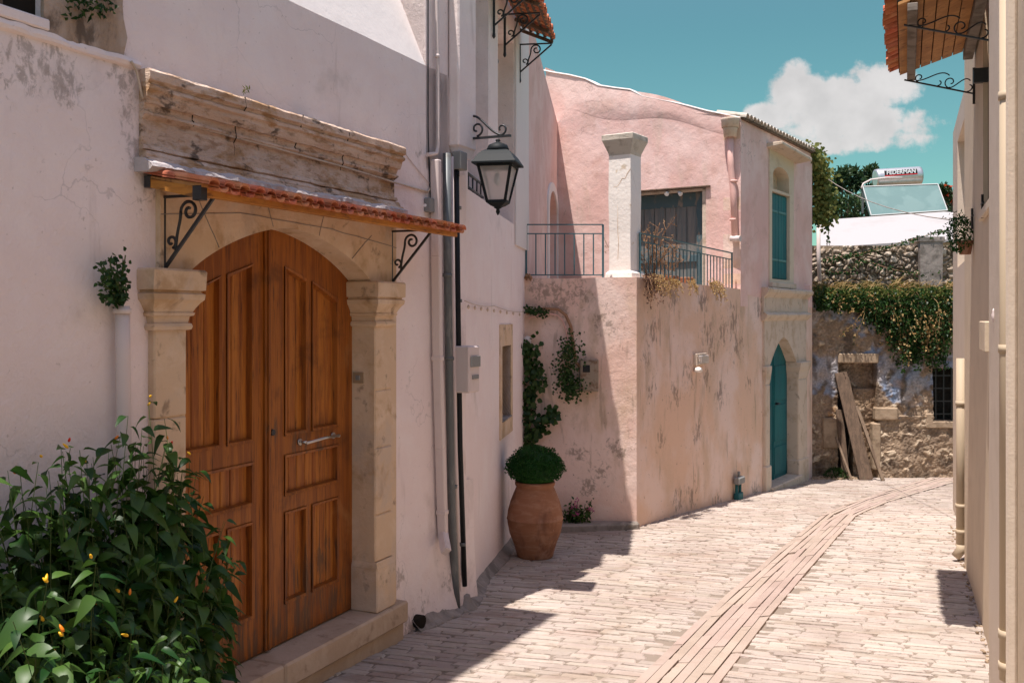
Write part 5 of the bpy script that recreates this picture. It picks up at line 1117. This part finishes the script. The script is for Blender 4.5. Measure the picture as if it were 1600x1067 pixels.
for (x0, y0, x1, y1) in ((1284, 652, 1309, 700), (1366, 636, 1402, 656), (1362, 660, 1375, 733), (1444, 645, 1457, 660)):
    b.pbox(PZ, PZ.s(x0), PZ.s(x1), PZ.z(x0, y1), PZ.z(x0, y0), -.1, .05+rnd(0, .02), .022)
b.pbox(PZ, PZ.s(1309), PZ.s(1372), PZ.z(1340, 567), PZ.z(1340, 552), -.3, .045, .015)
b.pbox(PZ, PZ.s(1444), PZ.s(1530), PZ.z(1470, 668), PZ.z(1470, 658), -.2, .06, .01)
split(b, 'quoin', QST, hZ)
b = MB()
for k in range(5): a = nw[0]+(nw[1]-nw[0])*(k+.5)/5; b.bar(PZ.w(a, nw[2], -.06), PZ.w(a, nw[3], -.06), .018)
for k in range(4): z = nw[2]+(nw[3]-nw[2])*(k+.5)/4; b.bar(PZ.w(nw[0], z, -.06), PZ.w(nw[1], z, -.06), .018)
b.build('window_grille', IRON, hZ)
PALEW = woodmat('sun_bleached_wood', (.22, .155, .105), (.15, .10, .065), (.08, .055, .04), (12, 12, 1.2), .9)
def plank(label, a, c, wd, th=.03, m=OLDW):
    b = MB(); b.bar(a, c, wd, th, (0, -1, 0), .004); return tag(b.build('plank', m), label, 'plank', None)
gp = lambda px, o: PZ.w(PZ.s(px, o), gz(0, 17-o)+.01, o)
plank('wide weathered board leaning in the ruined doorway', gp(1354, .50), PZ.P(1314, 582, .04), .22, .03)
plank('narrow pale post leaning across the ruined doorway', gp(1380, .62), PZ.P(1338, 634, .12), .055, .05, PALEW)
plank('short thin stick leaning at the left of the ruined doorway', gp(1331, .55), PZ.P(1306, 682, .2), .035, .03, PALEW)
plank('darker narrow board lying behind the wide leaning board', gp(1322, .30), PZ.P(1311, 640, .03), .12, .025)
# weeds and rubble at the wall foot
t = thing('weed_clump', 'dark green weed clump at the ruined wall foot beside the pink house', 'plant', Vector((5.35, 16.5, gz(0, 16.5))))
b = MB()
for _ in range(420): v = rdir(); b.leaf(Vector((PZ.w(PZ.s(1298), 0, .22).x+v.x*.2, 16.7+v.y*.12, gz(0, 16.7)+.02+abs(v.z)*.16)), rdir()+Vector((0, 0, .5)), rdir(), rnd(.03, .06), rnd(.012, .02), st=1)
b.build('leaves', L_IVY, t, False)
b = MB()
for _ in range(160):
    px = rnd(1268, 1345); o = rnd(.05, .4); c = PZ.w(PZ.s(px, o), 0, o); r_ = rnd(.008, .035); c.z = gz(0, c.y)+r_*.5; q = [c+Vector((x*r_*rnd(.7, 1.2), y*r_*rnd(.7, 1.2), z*r_*rnd(.4, .9))) for z in (-1, 1) for x, y in ((-1, -1), (1, -1), (1, 1), (-1, 1))]; b.hexa(q, r_*.25)
o = b.build('rubble_debris', QST); o['kind'] = 'stuff'
# hanging ivy
t = thing('hanging_ivy', 'thick ivy and dry grass spilling over the top of the ruined wall', 'ivy', PZ.w(1.5, ztopZ))
iv, dr_, ol, st_ = MB(), MB(), MB(), MB()
random.seed(11)
for k in range(620):
    px = rnd(1276, 1500); f = max(.05, min(1, (.04 if px < 1345 else .22)+.75*math.exp(-((px-1420)/48)**2)+.5*noise.noise(Vector((px*.045, 2, 0)))+(.3 if px > 1450 else 0)))
    L = f*1.35*rnd(.3, 1)**1.3; p = PZ.w(PZ.s(px), ztopZ+rnd(-.02, .10), rnd(-.02, .05)); d = Vector((rnd(-.5, .5), -1, .5)).normalized(); pts = [p]; nn_ = max(4, int(L/.06)); hang = Vector((rnd(-.12, .12), 0, -1))
    for i in range(nn_):
        d = (d*.6+hang*.6+rdir()*.25).normalized(); p = p+d*.06; p.y = min(p.y, 16.97-.0*p.x); pts.append(p)
    if k % 3 == 0: st_.tube(pts, .004, 3)
    brown = random.random() < (.07 if px < 1430 else .16)
    for i, q in enumerate(pts):
        for _ in range(5):
            tgt = (dr_ if (brown and i > nn_*.4) else (ol if i < 3 and random.random() < .5 else iv)); tgt.leaf(q+rdir()*.05, rdir()+Vector((0, 0, -.5)), Vector((0, -1, .4))+rdir()*.6, rnd(.035, .065), rnd(.03, .05), st=1)
for k in range(5200):                                  # grassy top mound
    px = rnd(1272, 1500); a = PZ.s(px); hh = .19+.16*noise.noise(Vector((px*.045, 0, 3))); z = ztopZ-.03*(1+3*noise.noise(Vector((px*.06, 4, 1))))+rnd(0, 1)*hh; o = .10-(z-ztopZ)*1.6-rnd(0, .15); m_ = noise.noise(Vector((px*.025, 9, 0)))
    d = Vector((rnd(-.8, .8), rnd(-1, .3), rnd(-.3, 1))); tg = dr_ if random.random() < .22+m_*.9 else (ol if random.random() < .75 else iv); tg.leaf(PZ.w(a, z, o), d, rdir(), rnd(.05, .12), rnd(.008, .03), st=1)
for k in range(260):
    px = rnd(1272, 1500); a = PZ.s(px); p = PZ.w(a, ztopZ+rnd(.0, .22)+.1*noise.noise(Vector((px*.045, 0, 3))), -rnd(0, .3)+.08); d = Vector((rnd(-1, 1), rnd(-.6, .2), rnd(-.2, 1))).normalized()
    pts = [p, p+d*.08, p+d*.16+Vector((0, -.01, -.03)), p+d*.22+Vector((0, -.02, -.09))]; dr_.tube(pts, [.005, .004, .003, .001], 3)
for k in range(26):
    px = rnd(1300, 1485); p = PZ.w(PZ.s(px), ztopZ+.05, .1); L = rnd(.3, 1.0) if px > 1340 else rnd(.2, .45); d = Vector((rnd(-.3, .3), -.3, -.4)); pts = [p]
    for i in range(10): d = (d+Vector((0, 0, -.35))+rdir()*.35).normalized(); p = p+d*L/10; pts.append(p)
    dr_.tube(pts, [.005-.0003*i for i in range(11)], 4)
    for q in pts[4:]:
        for _ in range(3): (dr_ if random.random() < .5 else iv).leaf(q+rdir()*.04, rdir(), rdir(), rnd(.03, .06), rnd(.02, .04), st=1)
st_.build('stem', VINES, t, False); iv.build('leaves', L_IVY, t, False); dr_.build('dry_grass', L_DRY, t, False); ol.build('young_leaves', L_OLIVE, t, False)

# ================================================================== BACKGROUND: stone wall, white roof, solar heater, trees
PQ = Plane(5.6, 18.6, 1, -.01)
hQ = thing('stone_wall', 'dry rubble garden wall with creepers below the white roof', 'wall', PQ.w(1, 1))
def colq(a, z, ed, h): return 1, mixc((.15, .115, .08), mixc((.42, .33, .25), (.66, .56, .45), h+.4*noise.noise(Vector((a*8, z*8, 1)))), ed*1.8-.25)
rubble(PQ, PQ.s(1262), PQ.s(1560), e-.1, PQ.z(1350, 384), lambda a, z: .04*noise.noise(Vector((a*2, z*2, 0))), colq, 'rubble_face', hQ, .15, .02, .07, None, .06)
b = MB(); b.hexa([PQ.w(PQ.s(1262), e-.1, -.5), PQ.w(PQ.s(1560), e-.1, -.5), PQ.w(PQ.s(1560), e-.1, .0), PQ.w(PQ.s(1262), e-.1, .0), PQ.w(PQ.s(1262), PQ.z(1350, 384), -.5), PQ.w(PQ.s(1560), PQ.z(1350, 384), -.5), PQ.w(PQ.s(1560), PQ.z(1350, 384), .02), PQ.w(PQ.s(1262), PQ.z(1350, 384), .02)]); b.build('wall_core', QST, hQ)
b = MB(); b.loft_rect(PQ, PQ.s(1432), PQ.s(1468), -.3, .16, [(e-.1, .0), (e+.6, -.005), (PQ.z(1450, 380), .0), (PQ.z(1450, 378), .025), (PQ.z(1450, 371), .02)], .01); tag(b.build('gate_pillar', CONC), 'grey cement pillar standing in front of the rubble garden wall', 'pillar')
ivy('creeper', 'thin creeper crossing the rubble garden wall up to the cement pillar', [PQ.P(x, y, .12) for x, y in ((1285, 408), (1310, 402), (1345, 396), (1385, 386), (1420, 376), (1455, 366), (1478, 360))], 330, .045, L_IVY, .09)
ivy('creeper', 'creeper tangle low on the rubble garden wall', [PQ.P(x, y, .12) for x, y in ((1285, 425), (1325, 425), (1345, 405), (1390, 420), (1430, 428), (1475, 425))], 260, .045, L_IVY, .13)
PW = Plane(6.1, 20.5, 1, -.05)
t = thing('white_roofed_house', 'low house with a white sloping roof slab behind the rubble garden wall', 'house', PW.w(1, e))
def quadslab(pl, pts, thick, name, m, par, o0=0, o1=-2.5):
    b = MB(); fr = [pl.P(x, y, o) for x, y, o in pts]; b.bm.faces.new([b.bm.verts.new(p) for p in fr]); bk = [p-Vector((0, 0, thick)) for p in fr]; b.bm.faces.new([b.bm.verts.new(p) for p in reversed(bk)])
    for i in range(len(fr)): j = (i+1) % len(fr); b.quad(fr[i], fr[j], bk[j], bk[i])
    return b.build(name, m, par)
quadslab(PW, [(1282, 387, 0), (1560, 369, 0), (1560, 336, -2.2), (1475, 331, -2.2), (1282, 344, -2.2)], .06, 'roof_slab', surf('white_roof_coating', (.38, .355, .35), [((.32, .30, .29), 1.5, .5, .7, .5, O1)], [(20, .3, .01, O1)]), t)
b = MB(); b.hexa([PW.w(PW.s(1250), e-.5, -2), PW.w(PW.s(1560), e-.5, -2), PW.w(PW.s(1560), e-.5, -.15), PW.w(PW.s(1250), e-.5, -.15), PW.w(PW.s(1250), PW.z(1250, 378), -2), PW.w(PW.s(1560), PW.z(1560, 371), -2), PW.w(PW.s(1560), PW.z(1560, 371), -.15), PW.w(PW.s(1250), PW.z(1250, 389), -.15)]); b.build('wall', CREAM, t)
pipe('drainpipe', 'white pipe beside the pink house corner in front of the white roof', 'pipe', Pp(PQ, ((1279, 345), (1279, 400), (1281, 440)), .35), .035, PVC)
# solar heater
PH = Plane(7.4, 22.8, 1, 0)
t = thing('solar_water_heater', 'rooftop solar water heater with silver tank above a tilted glass collector', 'solar heater', PH.w(1, PH.z(1400, 337)))
pn = [PH.P(1361, 337, .0), PH.P(1480, 329, .0), PH.P(1465, 288, -.45), PH.P(1348, 292, -.45)]
b = MB(); nrm = (pn[1]-pn[0]).cross(pn[3]-pn[0]).normalized(); bk = [p-nrm*.08 for p in pn]; b.hexa(bk+pn); b.build('collector', SOLAR, t)
b = MB()
for i in range(4): b.bar(pn[i]+nrm*.006, pn[(i+1) % 4]+nrm*.006, .02, .02, nrm)
b.build('collector_frame', surf('white_metal', (.5, .5, .49), rough=.5), t)
ta, tb = PH.P(1371, 279, -.75), PH.P(1434, 275, -.75); rr = 14.5/F*23.5
b = MB(); ax = (tb-ta).normalized(); L = (tb-ta).length
b.tube([ta-ax*.06, ta-ax*.05, ta-ax*.0, ta+ax*L, tb+ax*.05, tb+ax*.06], [rr*.8, rr*.97, rr, rr, rr*.97, rr*.8], 36); tk = b.build('tank', ALU, t)
b = MB(); 
for q in (ta+ax*.15, tb-ax*.15): b.bar(q, q-Vector((0, -.05, rr+.3)), .05)
for p in (pn[2], pn[3]): b.bar(p, Vector((p.x, p.y, p.z-.62)), .04)
b.build('stand', GALV, t)
b = MB(); b.tube([PH.P(1404, 280, -.72)+Vector((0, -rr-.0, 0)), PH.P(1380, 280, -.72)+Vector((0, -rr-.02, 0)), PH.P(1358, 282, -.6)+Vector((0, -rr*.6, 0)), PH.P(1349, 287, -.5), PH.P(1346, 294, -.42)], .02, 10); b.build('hose', PVC, t)
def text(s_, size, m, loc, parent, ext=.002, xdir=None, bold=.0, spc=1.0):
    cu = bpy.data.curves.new('lettering', 'FONT'); cu.body = s_; cu.size = size; cu.align_x = 'CENTER'; cu.align_y = 'CENTER'; cu.extrude = ext; cu.offset = bold; cu.space_character = spc
    o = bpy.data.objects.new('tmp', cu); COL.objects.link(o); bpy.context.view_layer.update(); me = bpy.data.meshes.new_from_object(o.evaluated_get(bpy.context.evaluated_depsgraph_get())); COL.objects.unlink(o); bpy.data.objects.remove(o)
    for v in me.vertices:
        x, y, z = v.co; v.co = loc+xdir*x+Vector((0, -z, y))+Vector((0, .18*y if 0 else 0, 0))
    me.materials.clear(); me.materials.append(m)
    b = MB(); b.bm.from_mesh(me); return b.build('lettering', m, parent, False)
lc = (ta+tb)/2+Vector((0, 0, .085)); dy = math.sqrt(max(0, rr*rr-.085**2))
b = MB(); hb = .065
for (o_, hh_, m_, nm, zz_) in ((.012, .066, BKM, 'label', .085), ):
    fr = []
    for sx_ in (-1, 1):
        for k in range(5): z = zz_-hh_+2*hh_*k/4; fr.append(((ta+tb)/2+ax*sx_*.385+Vector((0, -math.sqrt(max(0, rr*rr-z*z))-.004, z))))
    for k in range(4): b.quad(fr[k], fr[5+k], fr[6+k], fr[k+1])
lb = b.build('label', BKM, tk)
b = MB(); fr = []
for sx_ in (-1, 1):
    for k in range(2): z = .012+.022*k; fr.append(((ta+tb)/2+ax*sx_*.385+Vector((0, -math.sqrt(max(0, rr*rr-z*z))-.006, z))))
b.quad(fr[0], fr[2], fr[3], fr[1]); b.build('label_band', REDM, tk)
text('FEDERMAN', .135, WHM, (ta+tb)/2+Vector((0, -rr*.945-.012, .092)), tk, .002, ax, .004, 1.02)
cable('grey overhead cable drooping from the ivy to the right hand house', [W3(1292, 279, 17.2), W3(1487, 344, 10)], .006, CONC, .12)
# trees
def tree(name, label, c, h, clusters, m, leaf_=.10, per=160, extra=None):
    t = thing(name, label, 'tree', c, 'trees behind the white roof'); c = Vector(c); b = MB(); b.tube([c, c+Vector((.05, 0, h*.35)), c+Vector((0, 0, h*.7)), c+Vector((.1, 0, h*.9))], [.16, .13, .09, .03], 8)
    lv = MB()
    for (q, r_) in clusters:
        b.tube([c+Vector((0, 0, h*.5)), c.lerp(q, .6)+Vector((0, 0, h*.2)), q], [.06, .04, .01], 6)
        for _ in range(per):
            v = rdir()*r_*rnd(.2, 1)**.5; v.z *= .7; lv.leaf(q+v, rdir(), rdir(), leaf_*rnd(.6, 1.2), leaf_*.5, st=1)
    b.build('trunk', BARK, t); lv.build('crown', m, t, False)
    if extra:
        f = MB()
        for _ in range(60): q, r_ = random.choice(clusters); f.leaf(q+rdir()*r_, rdir(), rdir(), .12, .1, st=1)
        f.build('blossom', extra, t, False)
random.seed(3)
def clus(lst, Y): return [(W3(x, y, Y+rnd(-.8, .8)), r_/F*Y) for x, y, r_ in lst]
tree('leafy_tree', 'dark leafy tree rising left of the solar heater behind the white roof', Vector((8.9, 27, -1.1)), 5.2, clus([(1316, 272, 14), (1330, 268, 12), (1305, 290, 15), (1325, 292, 18), (1340, 285, 15), (1300, 315, 20), (1325, 318, 24), (1345, 320, 22), (1360, 308, 18), (1290, 335, 22), (1318, 345, 26), (1345, 345, 24), (1372, 340, 22)], 27), L_TREE, .14, 230)
tree('leafy_tree', 'small tree crown showing just above the silver tank', Vector((10.3, 28, -1.2)), 5.4, clus([(1362, 266, 12), (1352, 275, 13), (1378, 285, 22), (1365, 300, 20), (1400, 300, 22)], 28), L_TREE, .13, 200)
tree('leafy_tree', 'tree with orange red blossoms right of the solar collector', Vector((12.0, 26, -1.0)), 4.6, clus([(1474, 296, 10), (1484, 304, 14), (1478, 322, 16), (1496, 312, 16), (1492, 334, 18)], 26), L_TREE, .12, 200, REDF)
# ivy on the pink house end
ivy('climbing_vine', 'large leafy creeper hanging from the roof corner of the pink house', [PS.P(x, y, .05)+Vector((.10, .25, 0)) for x, y in ((1264, 232), (1276, 250), (1283, 275), (1284, 300), (1286, 325), (1283, 342))], 1500, .075, L_OLIVE, .32)
ivy('climbing_vine', 'dark inner growth of the creeper behind the pink house corner', [PS.P(x, y, .05)+Vector((.12, .5, 0)) for x, y in ((1270, 245), (1282, 275), (1284, 310), (1288, 338))], 900, .08, L_IVY, .32)
ivy('hanging_tendril', 'thin tendril dangling in front of the white roof slab', [PQ.P(x, y, .4) for x, y in ((1293, 340), (1295, 360), (1292, 385))], 40, .05, L_IVY, .05)

# ================================================================== RIGHT HAND HOUSES
hR = thing('beige_house', 'near beige rendered house along the right edge with deep window recesses', 'house', PR.w(1, 0))
RE = PR.s(1507)                                       # end of the nearer house
r1a, r1b = PR.s(1558), PR.s(1536)                     # tall recess
zr0 = PR.z(1545, 320)
b = MB(); g0, g1 = -9, RE
b.panel(PR, wob([(g0, .2), (RE, PR.gz(RE)-.1), (RE, e+2.55), (g0, e+2.55)], .4, .004, 21, skip=(0,)), [rect(r1a, r1b, zr0, e+2.3)], 0, .35)
b.quad(PR.w(RE, PR.gz(RE)-.1, 0), PR.w(RE, PR.gz(RE)-.1, -4), PR.w(RE, e+2.55, -4), PR.w(RE, e+2.55, 0)); b.build('wall', BEIGE, hR)
b = MB(); b.quad(PR.w(r1a-.1, zr0-.1, -.3), PR.w(r1b+.1, zr0-.1, -.3), PR.w(r1b+.1, e+2.4, -.3), PR.w(r1a-.1, e+2.4, -.3)); b.pbox(PR, r1b-.012, r1b-.001, zr0, e+2.29, -.3, -.03, 0); rw = b.build('window', surf('unlit_brown_recess', (.30, .22, .15)), hR)  # recess back and jamb coloured dark brown for their unlit side
b = MB(); b.pbox(PR, r1a-.02, r1b+.02, zr0-.06, zr0, -.3, .03, .006); b.build('sill', CREAM, rw)
b = MB(); b.pbox(PR, r1b-.02, r1b+.03, zr0+.9, zr0+1.0, -.1, .06, .004); b.build('shutter_stay', IRON, rw)
b = MB(); b.pbox(PR, PR.s(1590), PR.s(1560), -1.1, e+2.54, .002, .05, .01); b.build('pilaster', BEIGEPALE, hR)
for px, y0, y1 in ((1535, 318, 330), (1519, 338, 360)):
    b = MB(); p = PR.P(px, y0, .02); b.bar(p+Vector((0, 0, .06)), p-Vector((0, 0, .10)), .014, .012); b.bar(p+Vector((PR.d[0], PR.d[1], 0))*.08+Vector((0, 0, 0)), p-Vector((PR.d[0], PR.d[1], 0))*.08, .014, .012)
    tag(b.build('shutter_hook', IRON), 'black iron tie cross on the beige wall %s' % ('beside the window recess' if px == 1535 else 'near the hanging flower pot'), 'wall tie')
def sqpipe(label, px, y0, y1, o, wd, clipy, m=PVCC, foot=None):
    t = thing('drainpipe', label, 'pipe', PR.P(px, y1, o)); b = MB(); p, q = PR.P(px, y0, o), PR.P(px, y1, o); q = PR.w(PR.pix(px, y0, o)[0], PR.z(px, y1, o), o)
    b.tube([p, q], wd, 14); b.build('pipe', m, t)
    for y in clipy: z = PR.z(px, y, o); c = Vector((p.x, p.y, z)); b = MB(); b.tube([c-Vector((0, 0, .02)), c+Vector((0, 0, .02))], wd*1.14, 14); b.build('clip', m, t)
    if foot: b = MB(); b.tube([q, q+Vector((0, 0, -.05)), q+Vector((PR.n[0]*.05, PR.n[1]*.05, -.12))], [wd, wd, wd*.9], 14); b.build('shoe', m, t)
    return t
sqpipe('thick cream rain pipe on the near beige house at the right edge', 1574, -30, 1062, .04, .036, (150, 545, 990, 1040))
pR = Plane(*(PR.w(RE, 0).x, PR.w(RE, 0).y), PR.d[0], PR.d[1], -1)
hS = thing('beige_house', 'farther beige house with open loggia between the near beige house and the ruin', 'house', pR.w(1, -.4))
PRs = PR; S2 = PR.s(1488)
SE = PR.s(1488)+1.2
b = MB(); g = rect(PR.s(1513)+.0, PR.s(1500), e+.62, e+2.2)
b.panel(PR, wob([(RE+.01, PR.gz(RE)-.1), (SE, PR.gz(SE)-.3), (SE, e+2.30), (RE+.01, e+2.3)], .3, .004, 31, skip=(0,)), [rect(RE+.12, PR.s(1496, -.055), e+.55, e+2.0)], -.055, .35, True); b.build('wall', BEIGEPALE, hS)
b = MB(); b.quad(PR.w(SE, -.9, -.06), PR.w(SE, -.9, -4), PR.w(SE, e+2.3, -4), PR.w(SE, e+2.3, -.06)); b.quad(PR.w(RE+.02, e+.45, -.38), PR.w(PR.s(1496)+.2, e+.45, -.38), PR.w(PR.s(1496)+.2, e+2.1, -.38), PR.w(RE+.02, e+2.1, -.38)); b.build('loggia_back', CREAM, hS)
sqpipe('shorter cream rain pipe with shoe on the farther beige house', 1502, 560, 850, .02, .045, (630, 790, 830), foot=True)
# gas box / grey box on wall
t = thing('cable_box', 'beige cable box with a white insulator on the near beige house', 'cable box', PR.P(1548, 548, .03))
b = MB(); a0, a1 = PR.s(1556, .0), PR.s(1546, .0); b.pbox(PR, a0, a1, PR.z(1550, 548), PR.z(1550, 502), 0, .06, .005); b.build('case', BEIGE, t)
b = MB(); p = PR.P(1553, 492, .05); b.lathe(p, [(.006, -.04), (.010, -.02), (.014, 0), (.008, .015), (.010, .022), (.003, .035)], 10); b.build('insulator', PVC, t)
# awning right
aN, aF = None, None
oR = .62
pF = Vector((3.07, 7.9)); pN = Vector((2.37, 6.2))
sF = (pF.x-PR.o[0])*PR.d[0]+(pF.y-PR.o[1])*PR.d[1]; sN = (pN.x-PR.o[0])*PR.d[0]+(pN.y-PR.o[1])*PR.d[1]; sN -= .08; oR = abs((pF.x-PR.o[0])*PR.n[0]+(pF.y-PR.o[1])*PR.n[1])
t = thing('tiled_awning', 'wood planked awning with red tile edge on the near beige house top right', 'awning', PR.w((sF+sN)/2, e+1.9))
zo_, zi_ = e+1.90, e+2.07
b = MB(); npk = 7
for k in range(npk):
    f0, f1 = k/npk, (k+1)/npk-.012; q = lambda f: (.01+(oR-.01)*f, zi_+(zo_-zi_)*f); (oa, za), (ob, zb4) = q(f0), q(f1)
    b.hexa([PR.w(sN, za, oa), PR.w(sF, za, oa), PR.w(sF, zb4, ob), PR.w(sN, zb4, ob), PR.w(sN, za+.02, oa), PR.w(sF, za+.02, oa), PR.w(sF, zb4+.02, ob), PR.w(sN, zb4+.02, ob)], .002)
b.build('plank_soffit', RAWW, t); b = MB(); b.hexa([PR.w(sN, zi_+.022, .01), PR.w(sF, zi_+.022, .01), PR.w(sF, zo_+.022, oR), PR.w(sN, zo_+.022, oR), PR.w(sN, zi_+.034, .01), PR.w(sF, zi_+.034, .01), PR.w(sF, zo_+.034, oR), PR.w(sN, zo_+.034, oR)]); b.build('roof_felt', DARKIN, t)
b = MB(); b.bar(PR.w(sN-.02, zo_-.02, oR-.09), PR.w(sF+.02, zo_-.02, oR-.09), .06, .05, bev=.004); b.bar(PR.w(sN-.02, zi_-.05, .05), PR.w(sF+.02, zi_-.05, .05), .07, .07, bev=.004); b.build('beam', surf('weathered_grey_beam', (.22, .19, .16), [((.1, .08, .06), 6, .45, .65, .8, (1, 1, 4))]), t)
b = MB(); tiles(b, PR, sN-.03, sF+.03, .0, zi_+.09, oR+.08, zo_+.05, .12, .03, .014); b.build('roof_tiles', TERRA, t)
def bracket2(s_):
    n3 = Vector((PR.n[0], PR.n[1], 0)); u = Vector((0, 0, 1)); o = PR.w(s_, zo_-.19, .01); tip = PR.w(s_, zo_-.04, oR-.04); b = MB(); ax_ = (tip-o).normalized(); pu = ax_.cross(Vector((PR.d[0], PR.d[1], 0))).normalized(); pu = pu if pu.z > 0 else -pu
    b.bar(o, tip, .018, .010); b.bar(o+u*.2, o-u*.08, .018, .01, (PR.d[0], PR.d[1], 0)); br = b.build('bracket', IRON, t); L = (tip-o).length; b = MB()
    for k, (f, r_) in enumerate(((.10, .042), (.36, .046), (.52, .030), (.80, .034))): b.tube(spiral(o+ax_*L*f+pu*(r_+.006), ax_, pu, r_, r_*.25, -math.pi/2, math.pi*1.4*(1 if k % 2 else -1), 24), .005, 5)
    b.tube(bez(o+ax_*L*.1+pu*.09, o+ax_*L*.2+pu*.14, o+ax_*L*.28+pu*.0, o+ax_*L*.36+pu*.01), .005, 5); b.tube(bez(o+ax_*L*.4+pu*.10, o+ax_*L*.55+pu*.15, o+ax_*L*.68+pu*.02, o+ax_*L*.84+pu*.012), .005, 5)
    b.build('scroll', IRON, br)
bracket2(sF-.02); bracket2(sN+.30)
# hanging plant
c = PR.P(1508, 378, .06)
t = thing('hanging_flower_pot', 'terracotta wall pot with leafy plant on the corner of the farther beige house', 'flower pot', c)
potm(c-Vector((0, 0, .10)), .06, .11, t); b = MB(); st_ = MB()
for k in range(12): tip = c+Vector((rnd(-.13, .05), rnd(-.07, .07), rnd(-.05, .22))); st_.tube(bez(c, c+Vector((0, 0, .06)), c.lerp(tip, .7)+Vector((0, 0, .04)), tip, 6), .003, 4)
for _ in range(460): v = rdir(); b.leaf(c+Vector((-.04+v.x*.09, v.y*.08, .06+v.z*.14)), rdir(), rdir()+Vector((-.4, -.4, .5)), rnd(.022, .04), rnd(.010, .018), st=1)
for k in range(60): b.leaf(c+Vector((rnd(-.15, .0), rnd(-.06, .06), rnd(.1, .24))), rdir(), rdir(), rnd(.02, .035), .010, st=1)
st_.build('stem', STEM, t); b.build('leaves', L_BUSH, t, False)
# stones fallen along the right wall foot
b = MB()
for _ in range(120):
    a = rnd(PR.s(1560), PR.s(1490)); o = abs(random.gauss(0, .03))+.005; r_ = rnd(.003, .011); c = PR.w(a, 0, o); c.z = gz(c.x, c.y)+r_*.6+.008
    b.hexa([c+Vector((x*r_*rnd(.7, 1.3), y*r_*rnd(.7, 1.3), z*r_*rnd(.4, .9))) for z in (-1, 1) for x, y in ((-1, -1), (1, -1), (1, 1), (-1, 1))], r_*.2)
o = b.build('wall_foot_debris', QST); o['kind'] = 'stuff'
